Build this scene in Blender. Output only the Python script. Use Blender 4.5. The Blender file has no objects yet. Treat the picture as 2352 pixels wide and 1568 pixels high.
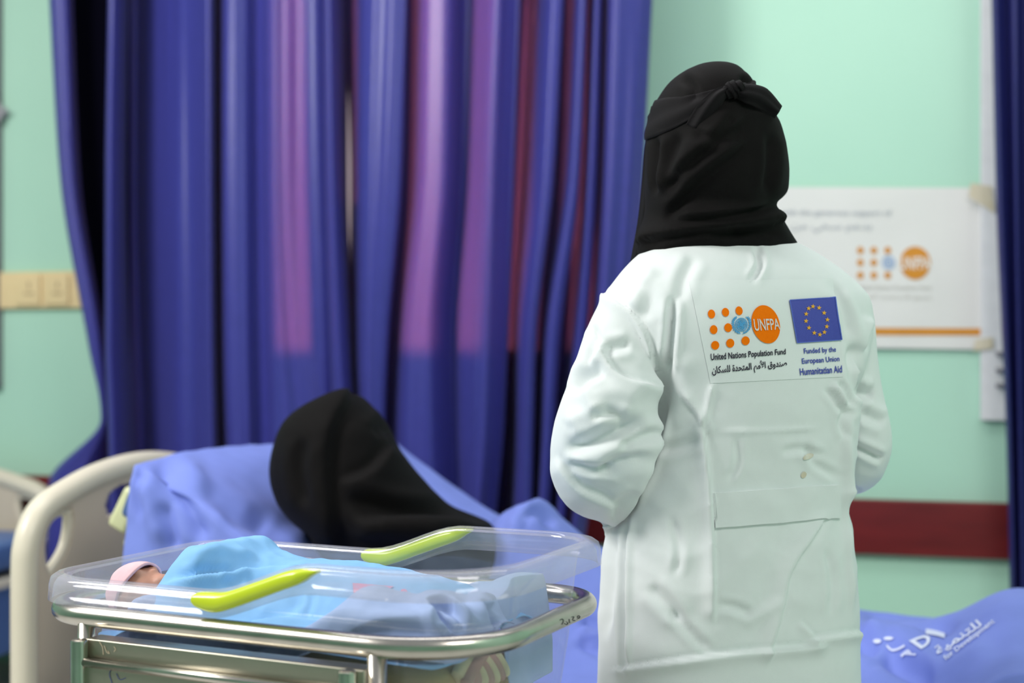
import bpy, bmesh, math, random
import numpy as np
from mathutils import Vector, Matrix
from mathutils.bvhtree import BVHTree

random.seed(7)
RNG = np.random.RandomState(11)
SC = bpy.context.scene
COL = SC.collection
F = 50.0 / 36.0 * 2352          # focal length in pixels
CX, CY, CZ = 1176.0, 784.0, 1.18

# ------------------------------------------------------------------ camera
cd = bpy.data.cameras.new('camera'); cam = bpy.data.objects.new('camera', cd); COL.objects.link(cam)
cam.location = (0, 0, CZ); cam.rotation_euler = (math.pi / 2, 0, 0)
cd.lens = 50; cd.sensor_width = 36; cd.clip_start = .05
cd.dof.use_dof = True; cd.dof.focus_distance = 2.12; cd.dof.aperture_fstop = 2.3
SC.camera = cam
# ------------------------------------------------------------------ world, lamps, exposure
W = bpy.data.worlds.new('room_light'); SC.world = W; W.use_nodes = True
bg = W.node_tree.nodes['Background']
bg.inputs[0].default_value = (.90, .96, 1.0, 1); bg.inputs[1].default_value = .38

def area(name, loc, target, size, energy, color):
    l = bpy.data.lights.new(name, 'AREA'); l.shape = 'RECTANGLE'; l.size, l.size_y = size; l.energy = energy; l.color = color
    o = bpy.data.objects.new(name, l); COL.objects.link(o); o.location = loc
    o.rotation_euler = (Vector(target) - Vector(loc)).to_track_quat('-Z', 'Y').to_euler()
    return o
area('ceiling_lamp_light', (-2.7, 1.7, 2.95), (.2, 3.0, .9), (1.1, .9), 106, (1, .99, .96))
area('ceiling_lamp_light', (1.5, .3, 3.1), (.7, 3.4, .9), (1.2, .8), 34, (1, .97, .94))
area('ceiling_lamp_light', (-.3, 3.1, 3.2), (-.3, 3.8, 0), (4.2, .5), 40, (1, 1, 1))
SC.view_settings.view_transform = 'Standard'
SC.view_settings.look = 'None'
SC.view_settings.gamma = 1
SC.view_settings.exposure = -0.03
SC.view_settings.use_curve_mapping = False
try:
    SC.cycles.use_denoising = True
    SC.cycles.transparent_max_bounces = 24
    SC.cycles.max_bounces = 10
except Exception:
    pass

# ------------------------------------------------------------------ maths helpers
def P(px, py, Y):
    return np.array([(px - CX) * Y / F, Y, CZ - (py - CY) * Y / F])

def proj(v):
    return CX + v[:, 0] / v[:, 1] * F, CY - (v[:, 2] - CZ) / v[:, 1] * F

def pchip(x, y, q):
    x = np.asarray(x, float); y = np.asarray(y, float); q = np.asarray(q, float)
    h = np.diff(x); d = np.diff(y) / h
    m = np.zeros_like(y); m[0] = d[0]; m[-1] = d[-1]
    for i in range(1, len(x) - 1):
        if d[i - 1] * d[i] > 0:
            w1 = 2 * h[i] + h[i - 1]; w2 = h[i] + 2 * h[i - 1]
            m[i] = (w1 + w2) / (w1 / d[i - 1] + w2 / d[i])
    k = np.clip(np.searchsorted(x, q) - 1, 0, len(h) - 1)
    t = np.clip((q - x[k]) / h[k], 0, 1)
    return ((2 * t**3 - 3 * t**2 + 1) * y[k] + (t**3 - 2 * t**2 + t) * h[k] * m[k]
            + (-2 * t**3 + 3 * t**2) * y[k + 1] + (t**3 - t**2) * h[k] * m[k + 1])

def spline(pts, n):
    """Catmull-Rom through pts (any dimension), n samples"""
    p = np.asarray(pts, float); p = np.vstack([2 * p[0] - p[1], p, 2 * p[-1] - p[-2]])
    u = np.linspace(0, len(pts) - 1, n); k = np.minimum(u.astype(int), len(pts) - 2); t = (u - k)[:, None]
    a, b, c, d = p[k], p[k + 1], p[k + 2], p[k + 3]
    return .5 * (2 * b + (c - a) * t + (2 * a - 5 * b + 4 * c - d) * t**2 + (3 * b - a - 3 * c + d) * t**3)

def sstep(a, b, x):
    t = np.clip((x - a) / (b - a), 0, 1); return t * t * (3 - 2 * t)

def waves(u, v, freq, seed, n=7, ridged=False):
    r = np.random.RandomState(seed); out = np.zeros_like(u)
    for i in range(n):
        a = r.uniform(0, math.tau); f = freq * r.uniform(.6, 1.7); ph = r.uniform(0, math.tau)
        w = np.sin(f * (u * math.cos(a) + v * math.sin(a)) + ph + 1.3 * np.sin(.6 * f * (v * math.cos(a) - u * math.sin(a)) + ph * 2))
        out += (1 - 2 * np.abs(w)) if ridged else w
    return out / math.sqrt(n)

# ------------------------------------------------------------------ object helpers
ORG = {}
def thing(name, label, cat, loc=(0, 0, 0), group=None):
    o = bpy.data.objects.new(name, None); COL.objects.link(o); o.location = loc; o.empty_display_size = .1
    o['label'] = label; o['category'] = cat
    if group: o['group'] = group
    ORG[o.name] = np.array(loc, float)
    return o

def tag(o, label, cat, group=None):
    o['label'] = label; o['category'] = cat
    if group: o['group'] = group
    return o

def org(o):
    return ORG.get(o.name, np.zeros(3))

def obj(name, verts, faces, mats, parent=None, smooth=True, midx=None):
    """verts in world space; one mesh object, child of parent if given"""
    v = np.asarray(verts, float)
    if parent is not None: v = v - org(parent)
    me = bpy.data.meshes.new(name)
    me.from_pydata([tuple(x) for x in v], [], [tuple(int(i) for i in f) for f in faces])
    mats = mats if isinstance(mats, (list, tuple)) else [mats]
    for m in mats: me.materials.append(m)
    if midx is not None: me.polygons.foreach_set('material_index', np.asarray(midx, np.int32))
    if smooth: me.polygons.foreach_set('use_smooth', np.ones(len(me.polygons), bool))
    me.update()
    o = bpy.data.objects.new(name, me); COL.objects.link(o)
    if parent is not None:
        o.parent = parent; ORG[o.name] = org(parent)
    return o

def struct(name, verts, faces, m, smooth=False):
    o = obj(name, verts, faces, m, None, smooth); o['kind'] = 'structure'; return o

def grid_faces(nr, nc, wrap=False, cap0=False, cap1=False, base=0):
    f = []
    for i in range(nr - 1):
        for j in range(nc if wrap else nc - 1):
            k = (j + 1) % nc
            f.append((base + i * nc + j, base + i * nc + k, base + (i + 1) * nc + k, base + (i + 1) * nc + j))
    if cap0: f.append(tuple(base + j for j in reversed(range(nc))))
    if cap1: f.append(tuple(base + (nr - 1) * nc + j for j in range(nc)))
    return f

class MB:
    """collects shapes, builds them as one mesh"""
    def __init__(s): s.v = []; s.f = []; s.m = []; s.n = 0
    def add(s, v, f, mi=0):
        v = np.asarray(v, float).reshape(-1, 3); s.v.append(v)
        s.f += [tuple(int(i) + s.n for i in q) for q in f]; s.m += [mi] * len(f); s.n += len(v); return s
    def grid(s, g, wrap=False, cap0=False, cap1=False, mi=0):
        nr, nc = g.shape[:2]; return s.add(g.reshape(-1, 3), grid_faces(nr, nc, wrap, cap0, cap1), mi)
    def tube(s, pts, r, n=16, sm=0, caps=True, mi=0, sec=None, up=(0, 0, 1)):
        p = spline(pts, sm) if sm else np.asarray(pts, float)
        if np.ndim(r): r = np.interp(np.linspace(0, 1, len(p)), np.linspace(0, 1, len(r)), r)
        else: r = np.full(len(p), float(r))
        t = np.gradient(p, axis=0); t /= np.linalg.norm(t, axis=1)[:, None] + 1e-12
        ref = np.array(up, float)
        if abs(t[0] @ ref) > .95: ref = np.array([1., 0, 0])
        a = np.linspace(0, math.tau, n, endpoint=False); g = []
        side = np.cross(t[0], ref); side /= np.linalg.norm(side)
        sx, sy = sec or (1, 1)
        for i in range(len(p)):
            side = side - t[i] * (side @ t[i]); side /= np.linalg.norm(side); u2 = np.cross(side, t[i])
            g.append(p[i] + r[i] * (np.cos(a)[:, None] * side * sx + np.sin(a)[:, None] * u2 * sy))
        return s.grid(np.array(g), True, caps, caps, mi)
    def loop(s, p, r, n=14, mi=0):
        p = np.asarray(p, float); t = np.roll(p, -1, 0) - np.roll(p, 1, 0); t /= np.linalg.norm(t, axis=1)[:, None]
        a = np.linspace(0, math.tau, n, endpoint=False); up = np.array([0, 0, 1.])
        side = np.cross(t, up); side /= np.linalg.norm(side, axis=1)[:, None]; u2 = np.cross(side, t)
        g = p[:, None] + r * (np.cos(a)[None, :, None] * side[:, None] + np.sin(a)[None, :, None] * u2[:, None])
        g = np.concatenate([g, g[:1]]); return s.grid(g, True, mi=mi)
    def box(s, c, h, ax=None, bev=.0, mi=0):
        ax = np.eye(3) if ax is None else np.asarray(ax, float)
        bm = bmesh.new(); bmesh.ops.create_cube(bm, size=2)
        for v in bm.verts: v.co = Vector((v.co.x * h[0], v.co.y * h[1], v.co.z * h[2]))
        if bev: bmesh.ops.bevel(bm, geom=bm.edges[:], offset=bev, segments=3, affect='EDGES', profile=.6)
        bm.verts.ensure_lookup_table(); bm.verts.index_update()
        v = np.array([tuple(x.co) for x in bm.verts]) @ ax + np.asarray(c, float)
        f = [tuple(q.index for q in fa.verts) for fa in bm.faces]; bm.free()
        return s.add(v, f, mi)
    def ell(s, c, r, ax=None, n=24, mi=0):
        ax = np.eye(3) if ax is None else np.asarray(ax, float)
        th = np.linspace(.02, math.pi - .02, n); ph = np.linspace(0, math.tau, n * 2, endpoint=False)
        T, H = np.meshgrid(th, ph, indexing='ij')
        g = np.stack([r[0] * np.sin(T) * np.cos(H), r[1] * np.sin(T) * np.sin(H), -r[2] * np.cos(T)], -1) @ ax + np.asarray(c, float)
        return s.grid(g, True, True, True, mi)
    def cyl(s, a, b, r, n=24, mi=0, bev=0):
        a = np.asarray(a, float); b = np.asarray(b, float)
        if bev:
            d = (b - a) / np.linalg.norm(b - a)
            return s.tube([a, a + d * bev * .3, a + d * bev, b - d * bev, b - d * bev * .3, b], [r - bev, r - bev * .3, r, r, r - bev * .3, r - bev], n, mi=mi) \
                if False else s._lathe(a, b, d, [(0, r - bev), (bev * .3, r - bev * .3), (bev, r), (np.linalg.norm(b - a) - bev, r), (np.linalg.norm(b - a) - bev * .3, r - bev * .3), (np.linalg.norm(b - a), r - bev)], n, mi)
        return s.tube([a, b], r, n, mi=mi)
    def _lathe(s, a, b, d, prof, n, mi):
        ref = np.array([0, 0, 1.]) if abs(d[2]) < .9 else np.array([1., 0, 0])
        u = np.cross(d, ref); u /= np.linalg.norm(u); w = np.cross(u, d); an = np.linspace(0, math.tau, n, endpoint=False)
        g = np.array([a + d * z + r * (np.cos(an)[:, None] * u + np.sin(an)[:, None] * w) for z, r in prof])
        return s.grid(g, True, True, True, mi)
    def build(s, name, mats, parent=None, smooth=True):
        return obj(name, np.vstack(s.v), s.f, mats, parent, smooth, s.m)

def auto_smooth(o, deg=40):
    me = o.data; bm = bmesh.new(); bm.from_mesh(me)
    for e in bm.edges:
        if len(e.link_faces) == 2 and e.calc_face_angle(0) > math.radians(deg): e.smooth = False
    bm.to_mesh(me); bm.free(); return o

def fix_normals(o):
    bm = bmesh.new(); bm.from_mesh(o.data); bmesh.ops.recalc_face_normals(bm, faces=bm.faces[:]); bm.to_mesh(o.data); bm.free(); return o

def remesh(mb, voxel, smooth_it=4):
    """joins the overlapping closed shapes of mb into one continuous surface -> verts, faces"""
    me = bpy.data.meshes.new('tmp'); v = np.vstack(mb.v)
    me.from_pydata([tuple(x) for x in v], [], mb.f); me.update()
    bm = bmesh.new(); bm.from_mesh(me); bmesh.ops.recalc_face_normals(bm, faces=bm.faces[:]); bm.to_mesh(me); bm.free()
    o = bpy.data.objects.new('tmp', me); COL.objects.link(o)
    md = o.modifiers.new('r', 'REMESH'); md.mode = 'VOXEL'; md.voxel_size = voxel
    dg = bpy.context.evaluated_depsgraph_get(); dg.update()
    m2 = bpy.data.meshes.new_from_object(o.evaluated_get(dg))
    vv = np.zeros(len(m2.vertices) * 3); m2.vertices.foreach_get('co', vv); vv = vv.reshape(-1, 3)
    ff = [tuple(p.vertices) for p in m2.polygons]
    ed = np.zeros(len(m2.edges) * 2, np.int32); m2.edges.foreach_get('vertices', ed); ed = ed.reshape(-1, 2)
    bpy.data.objects.remove(o); bpy.data.meshes.remove(me); bpy.data.meshes.remove(m2)
    vv = lap(vv, ed, smooth_it)
    return vv, ff, ed

def lap(v, ed, it, k=.5):
    n = len(v); deg = np.bincount(ed.ravel(), minlength=n)[:, None].clip(1)
    for _ in range(it):
        acc = np.stack([np.bincount(ed[:, 0], v[ed[:, 1], c], n) + np.bincount(ed[:, 1], v[ed[:, 0], c], n) for c in range(3)], 1)
        v = v * (1 - k) + k * acc / deg
    return v

def vnormals(v, faces):
    q = np.array([f if len(f) == 4 else (f[0], f[1], f[2], f[2]) for f in faces if len(f) in (3, 4)])
    n = np.cross(v[q[:, 2]] - v[q[:, 0]], v[q[:, 3]] - v[q[:, 1]])
    out = np.stack([sum(np.bincount(q[:, k], n[:, c], len(v)) for k in range(4)) for c in range(3)], 1)
    return out / (np.linalg.norm(out, axis=1)[:, None] + 1e-12)

def folds(v, n, strokes):
    """creases laid into cloth: (kind, width, height, [points]) ; v valley, r ridge, s lip raised on the left of the stroke"""
    px, py = proj(v); d = np.zeros(len(v))
    face = np.einsum('ij,ij->i', n, v - np.array([0, 0, CZ])); front = sstep(.15, -.25, face / np.linalg.norm(v - np.array([0, 0, CZ]), axis=1))
    for kind, w, h, pts in strokes:
        pts = spline(pts, 4 * len(pts)) if len(pts) > 2 else np.asarray(pts, float)
        seg = np.diff(pts, axis=0); L = np.linalg.norm(seg, axis=1); tot = L.sum(); cum = np.concatenate([[0], np.cumsum(L)])
        x0, y0 = pts.min(0) - 5 * w; x1, y1 = pts.max(0) + 5 * w
        sel = np.where((px > x0) & (px < x1) & (py > y0) & (py < y1) & (front > 0))[0]
        if not len(sel): continue
        best = np.full(len(sel), 1e9); sg = np.zeros(len(sel)); al = np.zeros(len(sel))
        for i in range(len(seg)):
            rx = px[sel] - pts[i, 0]; ry = py[sel] - pts[i, 1]
            t = np.clip((rx * seg[i, 0] + ry * seg[i, 1]) / (L[i]**2 + 1e-9), 0, 1)
            dx = rx - t * seg[i, 0]; dy = ry - t * seg[i, 1]; dd = np.hypot(dx, dy)
            b = dd < best; best[b] = dd[b]; al[b] = (cum[i] + t[b] * L[i]) / tot
            sg[b] = np.sign(seg[i, 0] * ry[b] - seg[i, 1] * rx[b])
        tap = sstep(0, .22, al) * sstep(1, .78, al) if kind.islower() else np.ones(len(sel))
        k = kind.lower()
        if k == 'v': f = -np.exp(-(best / w)**2) + .35 * np.exp(-((best - 1.9 * w) / w)**2)
        elif k == 'r': f = np.exp(-(best / w)**2)
        else:
            sd = best * sg
            f = .5 * (1 + np.tanh(-sd / (.22 * w))) * np.exp(-(best / (2.2 * w))**2) - .25 * np.exp(-((sd - .5 * w) / (.6 * w))**2)
        d[sel] += h * f * tap * front[sel]
    return d

# ------------------------------------------------------------------ materials
def mat(name, col, rough=.6, col2=None, scale=30., amt=.5, bump=0., bscale=200., metal=0., spec=.4, sheen=0., trans=None, coat=0., sss=0., stretch=(1, 1, 1)):
    m = bpy.data.materials.new(name); m.use_nodes = True; nt = m.node_tree; N = nt.nodes; L = nt.links
    b = N['Principled BSDF']; out = N['Material Output']
    tc = N.new('ShaderNodeTexCoord'); mp = N.new('ShaderNodeMapping'); mp.inputs['Scale'].default_value = stretch
    L.new(tc.outputs['Object'], mp.inputs['Vector'])
    nz = N.new('ShaderNodeTexNoise'); nz.inputs['Scale'].default_value = scale; nz.inputs['Detail'].default_value = 4
    L.new(mp.outputs['Vector'], nz.inputs['Vector'])
    mx = N.new('ShaderNodeMix'); mx.data_type = 'RGBA'
    c2 = col2 or tuple(c * .88 for c in col)
    mx.inputs['A'].default_value = (*col, 1); mx.inputs['B'].default_value = (*c2, 1)
    mr = N.new('ShaderNodeMapRange'); mr.inputs['From Min'].default_value = .35; mr.inputs['From Max'].default_value = .7; mr.inputs['To Max'].default_value = amt
    L.new(nz.outputs['Fac'], mr.inputs['Value']); L.new(mr.outputs['Result'], mx.inputs['Factor'])
    L.new(mx.outputs['Result'], b.inputs['Base Color'])
    b.inputs['Roughness'].default_value = rough; b.inputs['Metallic'].default_value = metal
    b.inputs['Specular IOR Level'].default_value = spec; b.inputs['Sheen Weight'].default_value = sheen
    b.inputs['Coat Weight'].default_value = coat
    if sss:
        b.inputs['Subsurface Weight'].default_value = sss; b.inputs['Subsurface Radius'].default_value = (.01, .004, .002); b.inputs['Subsurface Scale'].default_value = .6
    if bump:
        n2 = N.new('ShaderNodeTexNoise'); n2.inputs['Scale'].default_value = bscale; n2.inputs['Detail'].default_value = 3
        L.new(mp.outputs['Vector'], n2.inputs['Vector'])
        bp = N.new('ShaderNodeBump'); bp.inputs['Strength'].default_value = bump; bp.inputs['Distance'].default_value = .01
        L.new(n2.outputs['Fac'], bp.inputs['Height']); L.new(bp.outputs['Normal'], b.inputs['Normal'])
    if trans:
        tr = N.new('ShaderNodeBsdfTranslucent'); tr.inputs['Color'].default_value = (*trans[0], 1)
        ms = N.new('ShaderNodeMixShader'); ms.inputs['Fac'].default_value = trans[1]
        L.new(b.outputs['BSDF'], ms.inputs[1]); L.new(tr.outputs['BSDF'], ms.inputs[2]); L.new(ms.outputs['Shader'], out.inputs['Surface'])
    return m

def emit(name, col, s):
    m = bpy.data.materials.new(name); m.use_nodes = True; N = m.node_tree.nodes; L = m.node_tree.links
    e = N.new('ShaderNodeEmission'); e.inputs['Color'].default_value = (*col, 1); e.inputs['Strength'].default_value = s
    nz = N.new('ShaderNodeTexNoise'); nz.inputs['Scale'].default_value = 3; mx = N.new('ShaderNodeMix'); mx.data_type = 'RGBA'
    mx.inputs['A'].default_value = (*col, 1); mx.inputs['B'].default_value = tuple(c * .8 for c in col) + (1,)
    L.new(nz.outputs['Fac'], mx.inputs['Factor']); L.new(mx.outputs['Result'], e.inputs['Color'])
    L.new(e.outputs['Emission'], N['Material Output'].inputs['Surface']); return m

def acrylic(milk=0.):
    m = bpy.data.materials.new('clear_acrylic'); m.use_nodes = True; N = m.node_tree.nodes; L = m.node_tree.links
    N.remove(N['Principled BSDF'])
    t = N.new('ShaderNodeBsdfTransparent'); t.inputs['Color'].default_value = (.95, .95, .97, 1)
    d = N.new('ShaderNodeBsdfDiffuse'); d.inputs['Color'].default_value = (.80, .78, .86, 1)
    g = N.new('ShaderNodeBsdfGlossy'); g.inputs['Roughness'].default_value = .08; g.inputs['Color'].default_value = (1, 1, 1, 1)
    nz = N.new('ShaderNodeTexNoise'); nz.inputs['Scale'].default_value = 14
    mr = N.new('ShaderNodeMapRange'); mr.inputs['To Min'].default_value = .05 + milk; mr.inputs['To Max'].default_value = .12 + milk
    L.new(nz.outputs['Fac'], mr.inputs['Value'])
    m1 = N.new('ShaderNodeMixShader'); L.new(mr.outputs['Result'], m1.inputs['Fac']); L.new(t.outputs[0], m1.inputs[1]); L.new(d.outputs[0], m1.inputs[2])
    lw = N.new('ShaderNodeLayerWeight'); lw.inputs['Blend'].default_value = .3; pw = N.new('ShaderNodeMath'); pw.operation = 'POWER'; pw.inputs[1].default_value = 4; L.new(lw.outputs['Facing'], pw.inputs[0]); pm = N.new('ShaderNodeMath'); pm.operation = 'MULTIPLY_ADD'; pm.inputs[1].default_value = .55; pm.inputs[2].default_value = .05; L.new(pw.outputs[0], pm.inputs[0])
    m2 = N.new('ShaderNodeMixShader'); L.new(pm.outputs[0], m2.inputs['Fac']); L.new(m1.outputs[0], m2.inputs[1]); L.new(g.outputs[0], m2.inputs[2])
    L.new(m2.outputs[0], N['Material Output'].inputs['Surface']); return m

M = dict(
    wall=mat('mint_wall_paint', (.44, .70, .56), .55, (.41, .67, .535), 2.2, .6, .03, 60),
    floor=mat('grey_floor_vinyl', (.62, .60, .57), .4, (.56, .54, .52), 6, .6),
    maroon=mat('maroon_rail', (.16, .012, .014), .42, (.11, .008, .01), 5, .8, .02, 30, stretch=(1, 1, 6)),
    white=mat('white_paint', (.78, .78, .80), .45),
    socket=mat('yellowed_plastic', (.80, .62, .35), .4, (.72, .55, .30), 40, .4),
    socket2=mat('yellowed_plastic_shadow_gap', (.42, .31, .18), .5),
    banner=mat('banner_vinyl', (.74, .73, .71), .38, (.69, .68, .66), 3, .8, .06, 9),
    banner_or=mat('banner_orange', (.62, .25, .02), .45),
    banner_grey=mat('banner_grey_ink', (.46, .48, .52), .5),
    banner_blue=mat('banner_blue_ink', (.28, .42, .66), .5),
    banner_lt=mat('banner_pale_ink', (.58, .56, .52), .5),
    banner_wh=mat('banner_white_ink', (.78, .76, .72), .5),
    tape=mat('masking_tape', (.62, .55, .40), .5, (.70, .64, .52), 30, .7),
    curtain=mat('blue_satin_curtain', (.048, .055, .34), .34, (.040, .047, .29), 40, .6, .06, 500, spec=.5, sheen=.08, trans=((.66, .34, .44), .26)),
    lining=mat('black_lining', (.0022, .002, .006), .95, None, 40, .3, .02, 500, spec=.02),  # near-black colour standing in for shade between the curtains
    curtain_navy=mat('navy_satin_curtain', (.018, .020, .13), .45, (.014, .016, .10), 40, .6, .05, 500, spec=.3),
    coat=mat('white_coat_cotton', (.795, .82, .825), .75, (.77, .795, .80), 60, .5, .05, 900, spec=.2),
    coat_patch=mat('white_backing_cloth', (.805, .832, .836), .7, (.795, .822, .826), 60, .1, .05, 900, spec=.2),
    stain=mat('tan_stain', (.66, .56, .42), .8, (.74, .72, .66), 60, .9),
    black=mat('black_crepe', (.0050, .0041, .0043), .8, (.0040, .0033, .0035), 80, .6, .12, 600, spec=.12, sheen=.012),
    black2=mat('black_crepe_band', (.0075, .0062, .0075), .8, (.006, .005, .006), 80, .6, .12, 600, spec=.15, sheen=.016),
    skin=mat('brown_skin', (.45, .25, .17), .5, (.40, .21, .14), 40, .6, .04, 300, sss=.1),
    baby=mat('newborn_skin', (.55, .28, .20), .5, (.46, .22, .15), 60, .6, .04, 300, sss=.15),
    pink=mat('pink_cotton', (.80, .48, .53), .8, (.84, .58, .62), 50, .6, .08, 500),
    orange=mat('orange_thread', (1.0, .205, .0), .7, (.95, .17, .0), 300, .5, .1, 900, spec=.1),
    sky=mat('sky_blue_thread', (.08, .38, .72), .55, (.06, .30, .62), 300, .5, .25, 900),
    wthread=mat('white_thread', (.80, .78, .74), .55, (.66, .62, .58), 300, .7, .25, 900),
    bthread=mat('black_thread', (.020, .012, .035), .6, None, 300, .5, .25, 900),
    eublue=mat('blue_thread', (.060, .075, .42), .5, (.05, .062, .37), 300, .5, .2, 900),
    eublue2=mat('blue_thread_edge', (.09, .14, .60), .5, None, 300, .5, .2, 900),
    gold=mat('gold_thread', (.92, .46, .03), .5, None, 300, .5, .25, 900),
    sheet=mat('cornflower_blue_sheet', (.19, .25, .68), .7, (.17, .225, .62), 20, .6, .04, 700, spec=.25, sheen=.05),
    sheetp=mat('white_print_on_sheet', (.70, .74, .92), .7),
    bedplastic=mat('cream_bed_plastic', (.72, .655, .53), .35, (.68, .61, .49), 6, .6, coat=.1),
    bedpanel=mat('beige_bed_panel', (.62, .525, .42), .45, (.59, .495, .39), 6, .6),
    lemon=mat('pale_yellow_plastic', (.70, .71, .42), .4),
    mattress=mat('slate_blue_mattress', (.085, .16, .40), .45, (.075, .14, .35), 12, .6),
    steelw=mat('grey_bed_steel', (.42, .42, .42), .4, metal=.6),
    chrome=mat('stainless_steel_tube', (.62, .58, .52), .23, (.50, .46, .41), 25, .7, .01, 60, metal=1.),
    satin=mat('dull_stainless_plate', (.50, .47, .39), .38, (.42, .39, .32), 9, .8, .01, 200, metal=1., stretch=(.3, 1, 1)),
    acrylic=acrylic(), acrylic_rim=acrylic(.10),
    lime=mat('lime_plastic', (.66, .78, .035), .22, (.63, .75, .03), 10, .4, spec=.5),
    baby_blue=mat('baby_blue_cotton', (.25, .50, .83), .8, (.23, .47, .80), 30, .6, .04, 700, spec=.2),
    pale_blue=mat('pale_blue_cotton', (.37, .47, .72), .8, (.34, .44, .69), 30, .6, .04, 700, spec=.2),
    red=mat('red_print', (.70, .22, .40), .8, (.45, .35, .60), 160, .8),
    tan=mat('tan_foam', (.50, .36, .16), .8, (.62, .48, .24), 12, .8, .1, 120),
    cream=mat('cream_cotton', (.68, .60, .40), .8),
    rose=mat('dusty_rose_cotton', (.50, .30, .27), .8),
    rubber=mat('grey_rubber', (.06, .06, .06), .6),
    ink=mat('black_marker', (.03, .03, .035), .6), inkb=mat('blue_marker', (.03, .04, .25), .6), scratch=mat('pale_scratch', (.62, .50, .36), .5),
    steel_grey=mat('grey_frame_paint', (.22, .21, .24), .45),
    daylight=emit('daylight_pane', (1.0, .80, .86), .55),
    grid=mat('white_board', (.74, .77, .75), .3),
)

# ------------------------------------------------------------------ room frame
W0 = np.array([-1.776, 5.2]); E_ = np.array([.9641, -.2655]); M_ = np.array([-.2655, -.9641])   # along the wall, out of the wall
def wpt(s, off, z):
    q = W0 + s * E_ + off * M_; return np.array([q[0], q[1], z])
def wpx(px, py, off):
    """the point of the plane `off` in front of the back wall that lies at this pixel"""
    r = (px - CX) / F; b = W0 + off * M_
    s = (r * b[1] - b[0]) / (E_[0] - r * E_[1]); q = b + s * E_
    return np.array([q[0], q[1], CZ - (py - CY) * q[1] / F])
def ws(px, off=0):
    r = (px - CX) / F; b = W0 + off * M_; return (r * b[1] - b[0]) / (E_[0] - r * E_[1])
WAX = np.array([[E_[0], E_[1], 0], [M_[0], M_[1], 0], [0, 0, 1]])
def wbox(mb, s0, s1, o0, o1, z0, z1, bev=.003, mi=0):
    return mb.box(wpt((s0 + s1) / 2, (o0 + o1) / 2, (z0 + z1) / 2), ((s1 - s0) / 2, (o1 - o0) / 2, (z1 - z0) / 2), WAX, bev, mi)

def slab(s0, s1, o0, o1, z0, z1):
    m = MB(); wbox(m, s0, s1, o0, o1, z0, z1, 0); return np.vstack(m.v), m.f
H = 3.3
struct('wall_back', *slab(-2.2, 5.0, -.15, 0, 0, H), M['wall'])
struct('wall_left', *slab(-2.35, -2.2, -.15, 6.6, 0, H), M['wall'])
struct('wall_right', *slab(5.0, 5.15, -.15, 6.6, 0, H), M['wall'])
struct('wall_front', *slab(-2.35, 5.15, 6.6, 6.75, 0, H), M['wall'])
struct('floor', *slab(-2.35, 5.15, -.15, 6.75, -.1, 0), M['floor'])

# bumper rail along the back wall
rz0, rz1 = wpx(2130, 1278, .03)[2], wpx(2130, 1151, .03)[2]
m = MB(); wbox(m, -2.2, 5.0, 0, .035, rz0, rz1, .006)
o = m.build('trim_1', M['maroon']); auto_smooth(o); o['kind'] = 'structure'
tag(o, 'dark maroon bumper rail running along the mint wall', 'wall rail')

# window behind the blue curtains
def wpane(mb, x0, x1, y0, y1, o0, o1, mi=0):
    s0, s1 = ws(x0), ws(x1); z1, z0 = wpx(x0, y0, 0)[2], wpx(x0, y1, 0)[2]
    return wbox(mb, s0, s1, o0, o1, z0, z1, .001, mi)
zs = wpx(1000, 815, .32)[2]; s0, s1 = ws(590, .32), ws(1385, .32)
m = MB()
for a, b in ((s0 - .05, s0), (s1, s1 + .05), ((s0 + s1) / 2 - .02, (s0 + s1) / 2 + .02)): wbox(m, a, b, 0, .06, zs - .05, 2.75)
wbox(m, s0 - .05, s1 + .05, 0, .06, zs - .05, zs); wbox(m, s0 - .05, s1 + .05, 0, .03, 2.7, 2.75)
o = m.build('window_1', M['steel_grey']); o['kind'] = 'structure'; auto_smooth(o)
m = MB()
PANES = ((655, 738, 812), (798, 814, 470), (925, 1172, 812), (1184, 1225, 812), (1290, 1335, 812))  # window light cut into strips, shaped to place the glow on the curtain
for x0, x1, y1 in PANES:
    a, b = ws(x0, .32), ws(x1, .32); zq = wpx(x0, y1, .32)[2]; wbox(m, a, b, .05, .058, zq, 2.7, 0)
    zb_ = zq + .01; l = area('window_daylight', wpt((a + b) / 2, .062, (zb_ + 2.6) / 2), wpt((a + b) / 2, 1, (zb_ + 2.6) / 2), (2.6 - zb_, b - a), 28 * (b - a), (1.0, .86, .86)); l.data.spread = math.radians(16)
    l.rotation_euler = Matrix(((0, E_[0], -M_[0]), (0, E_[1], -M_[1]), (1, 0, 0))).to_euler()
p = m.build('pane', M['daylight'], None); p.parent = o

# second window: white casement frame at the right
m = MB(); a, b = ws(2243, .03), ws(2330, .03); zb = wpx(2262, 965, .03)[2]
wbox(m, a + .012, b + .6, 0, .03, zb, 2.9)
o = m.build('window_2', M['white']); auto_smooth(o); o['kind'] = 'structure'
for yy in (812, 850, 885):
    m = MB(); q = wpx(2296, yy, .045); m.box(q, (.012, .008, .006), WAX, .002); h = m.build('hinge', M['steel_grey'], None); h.parent = o

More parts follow.
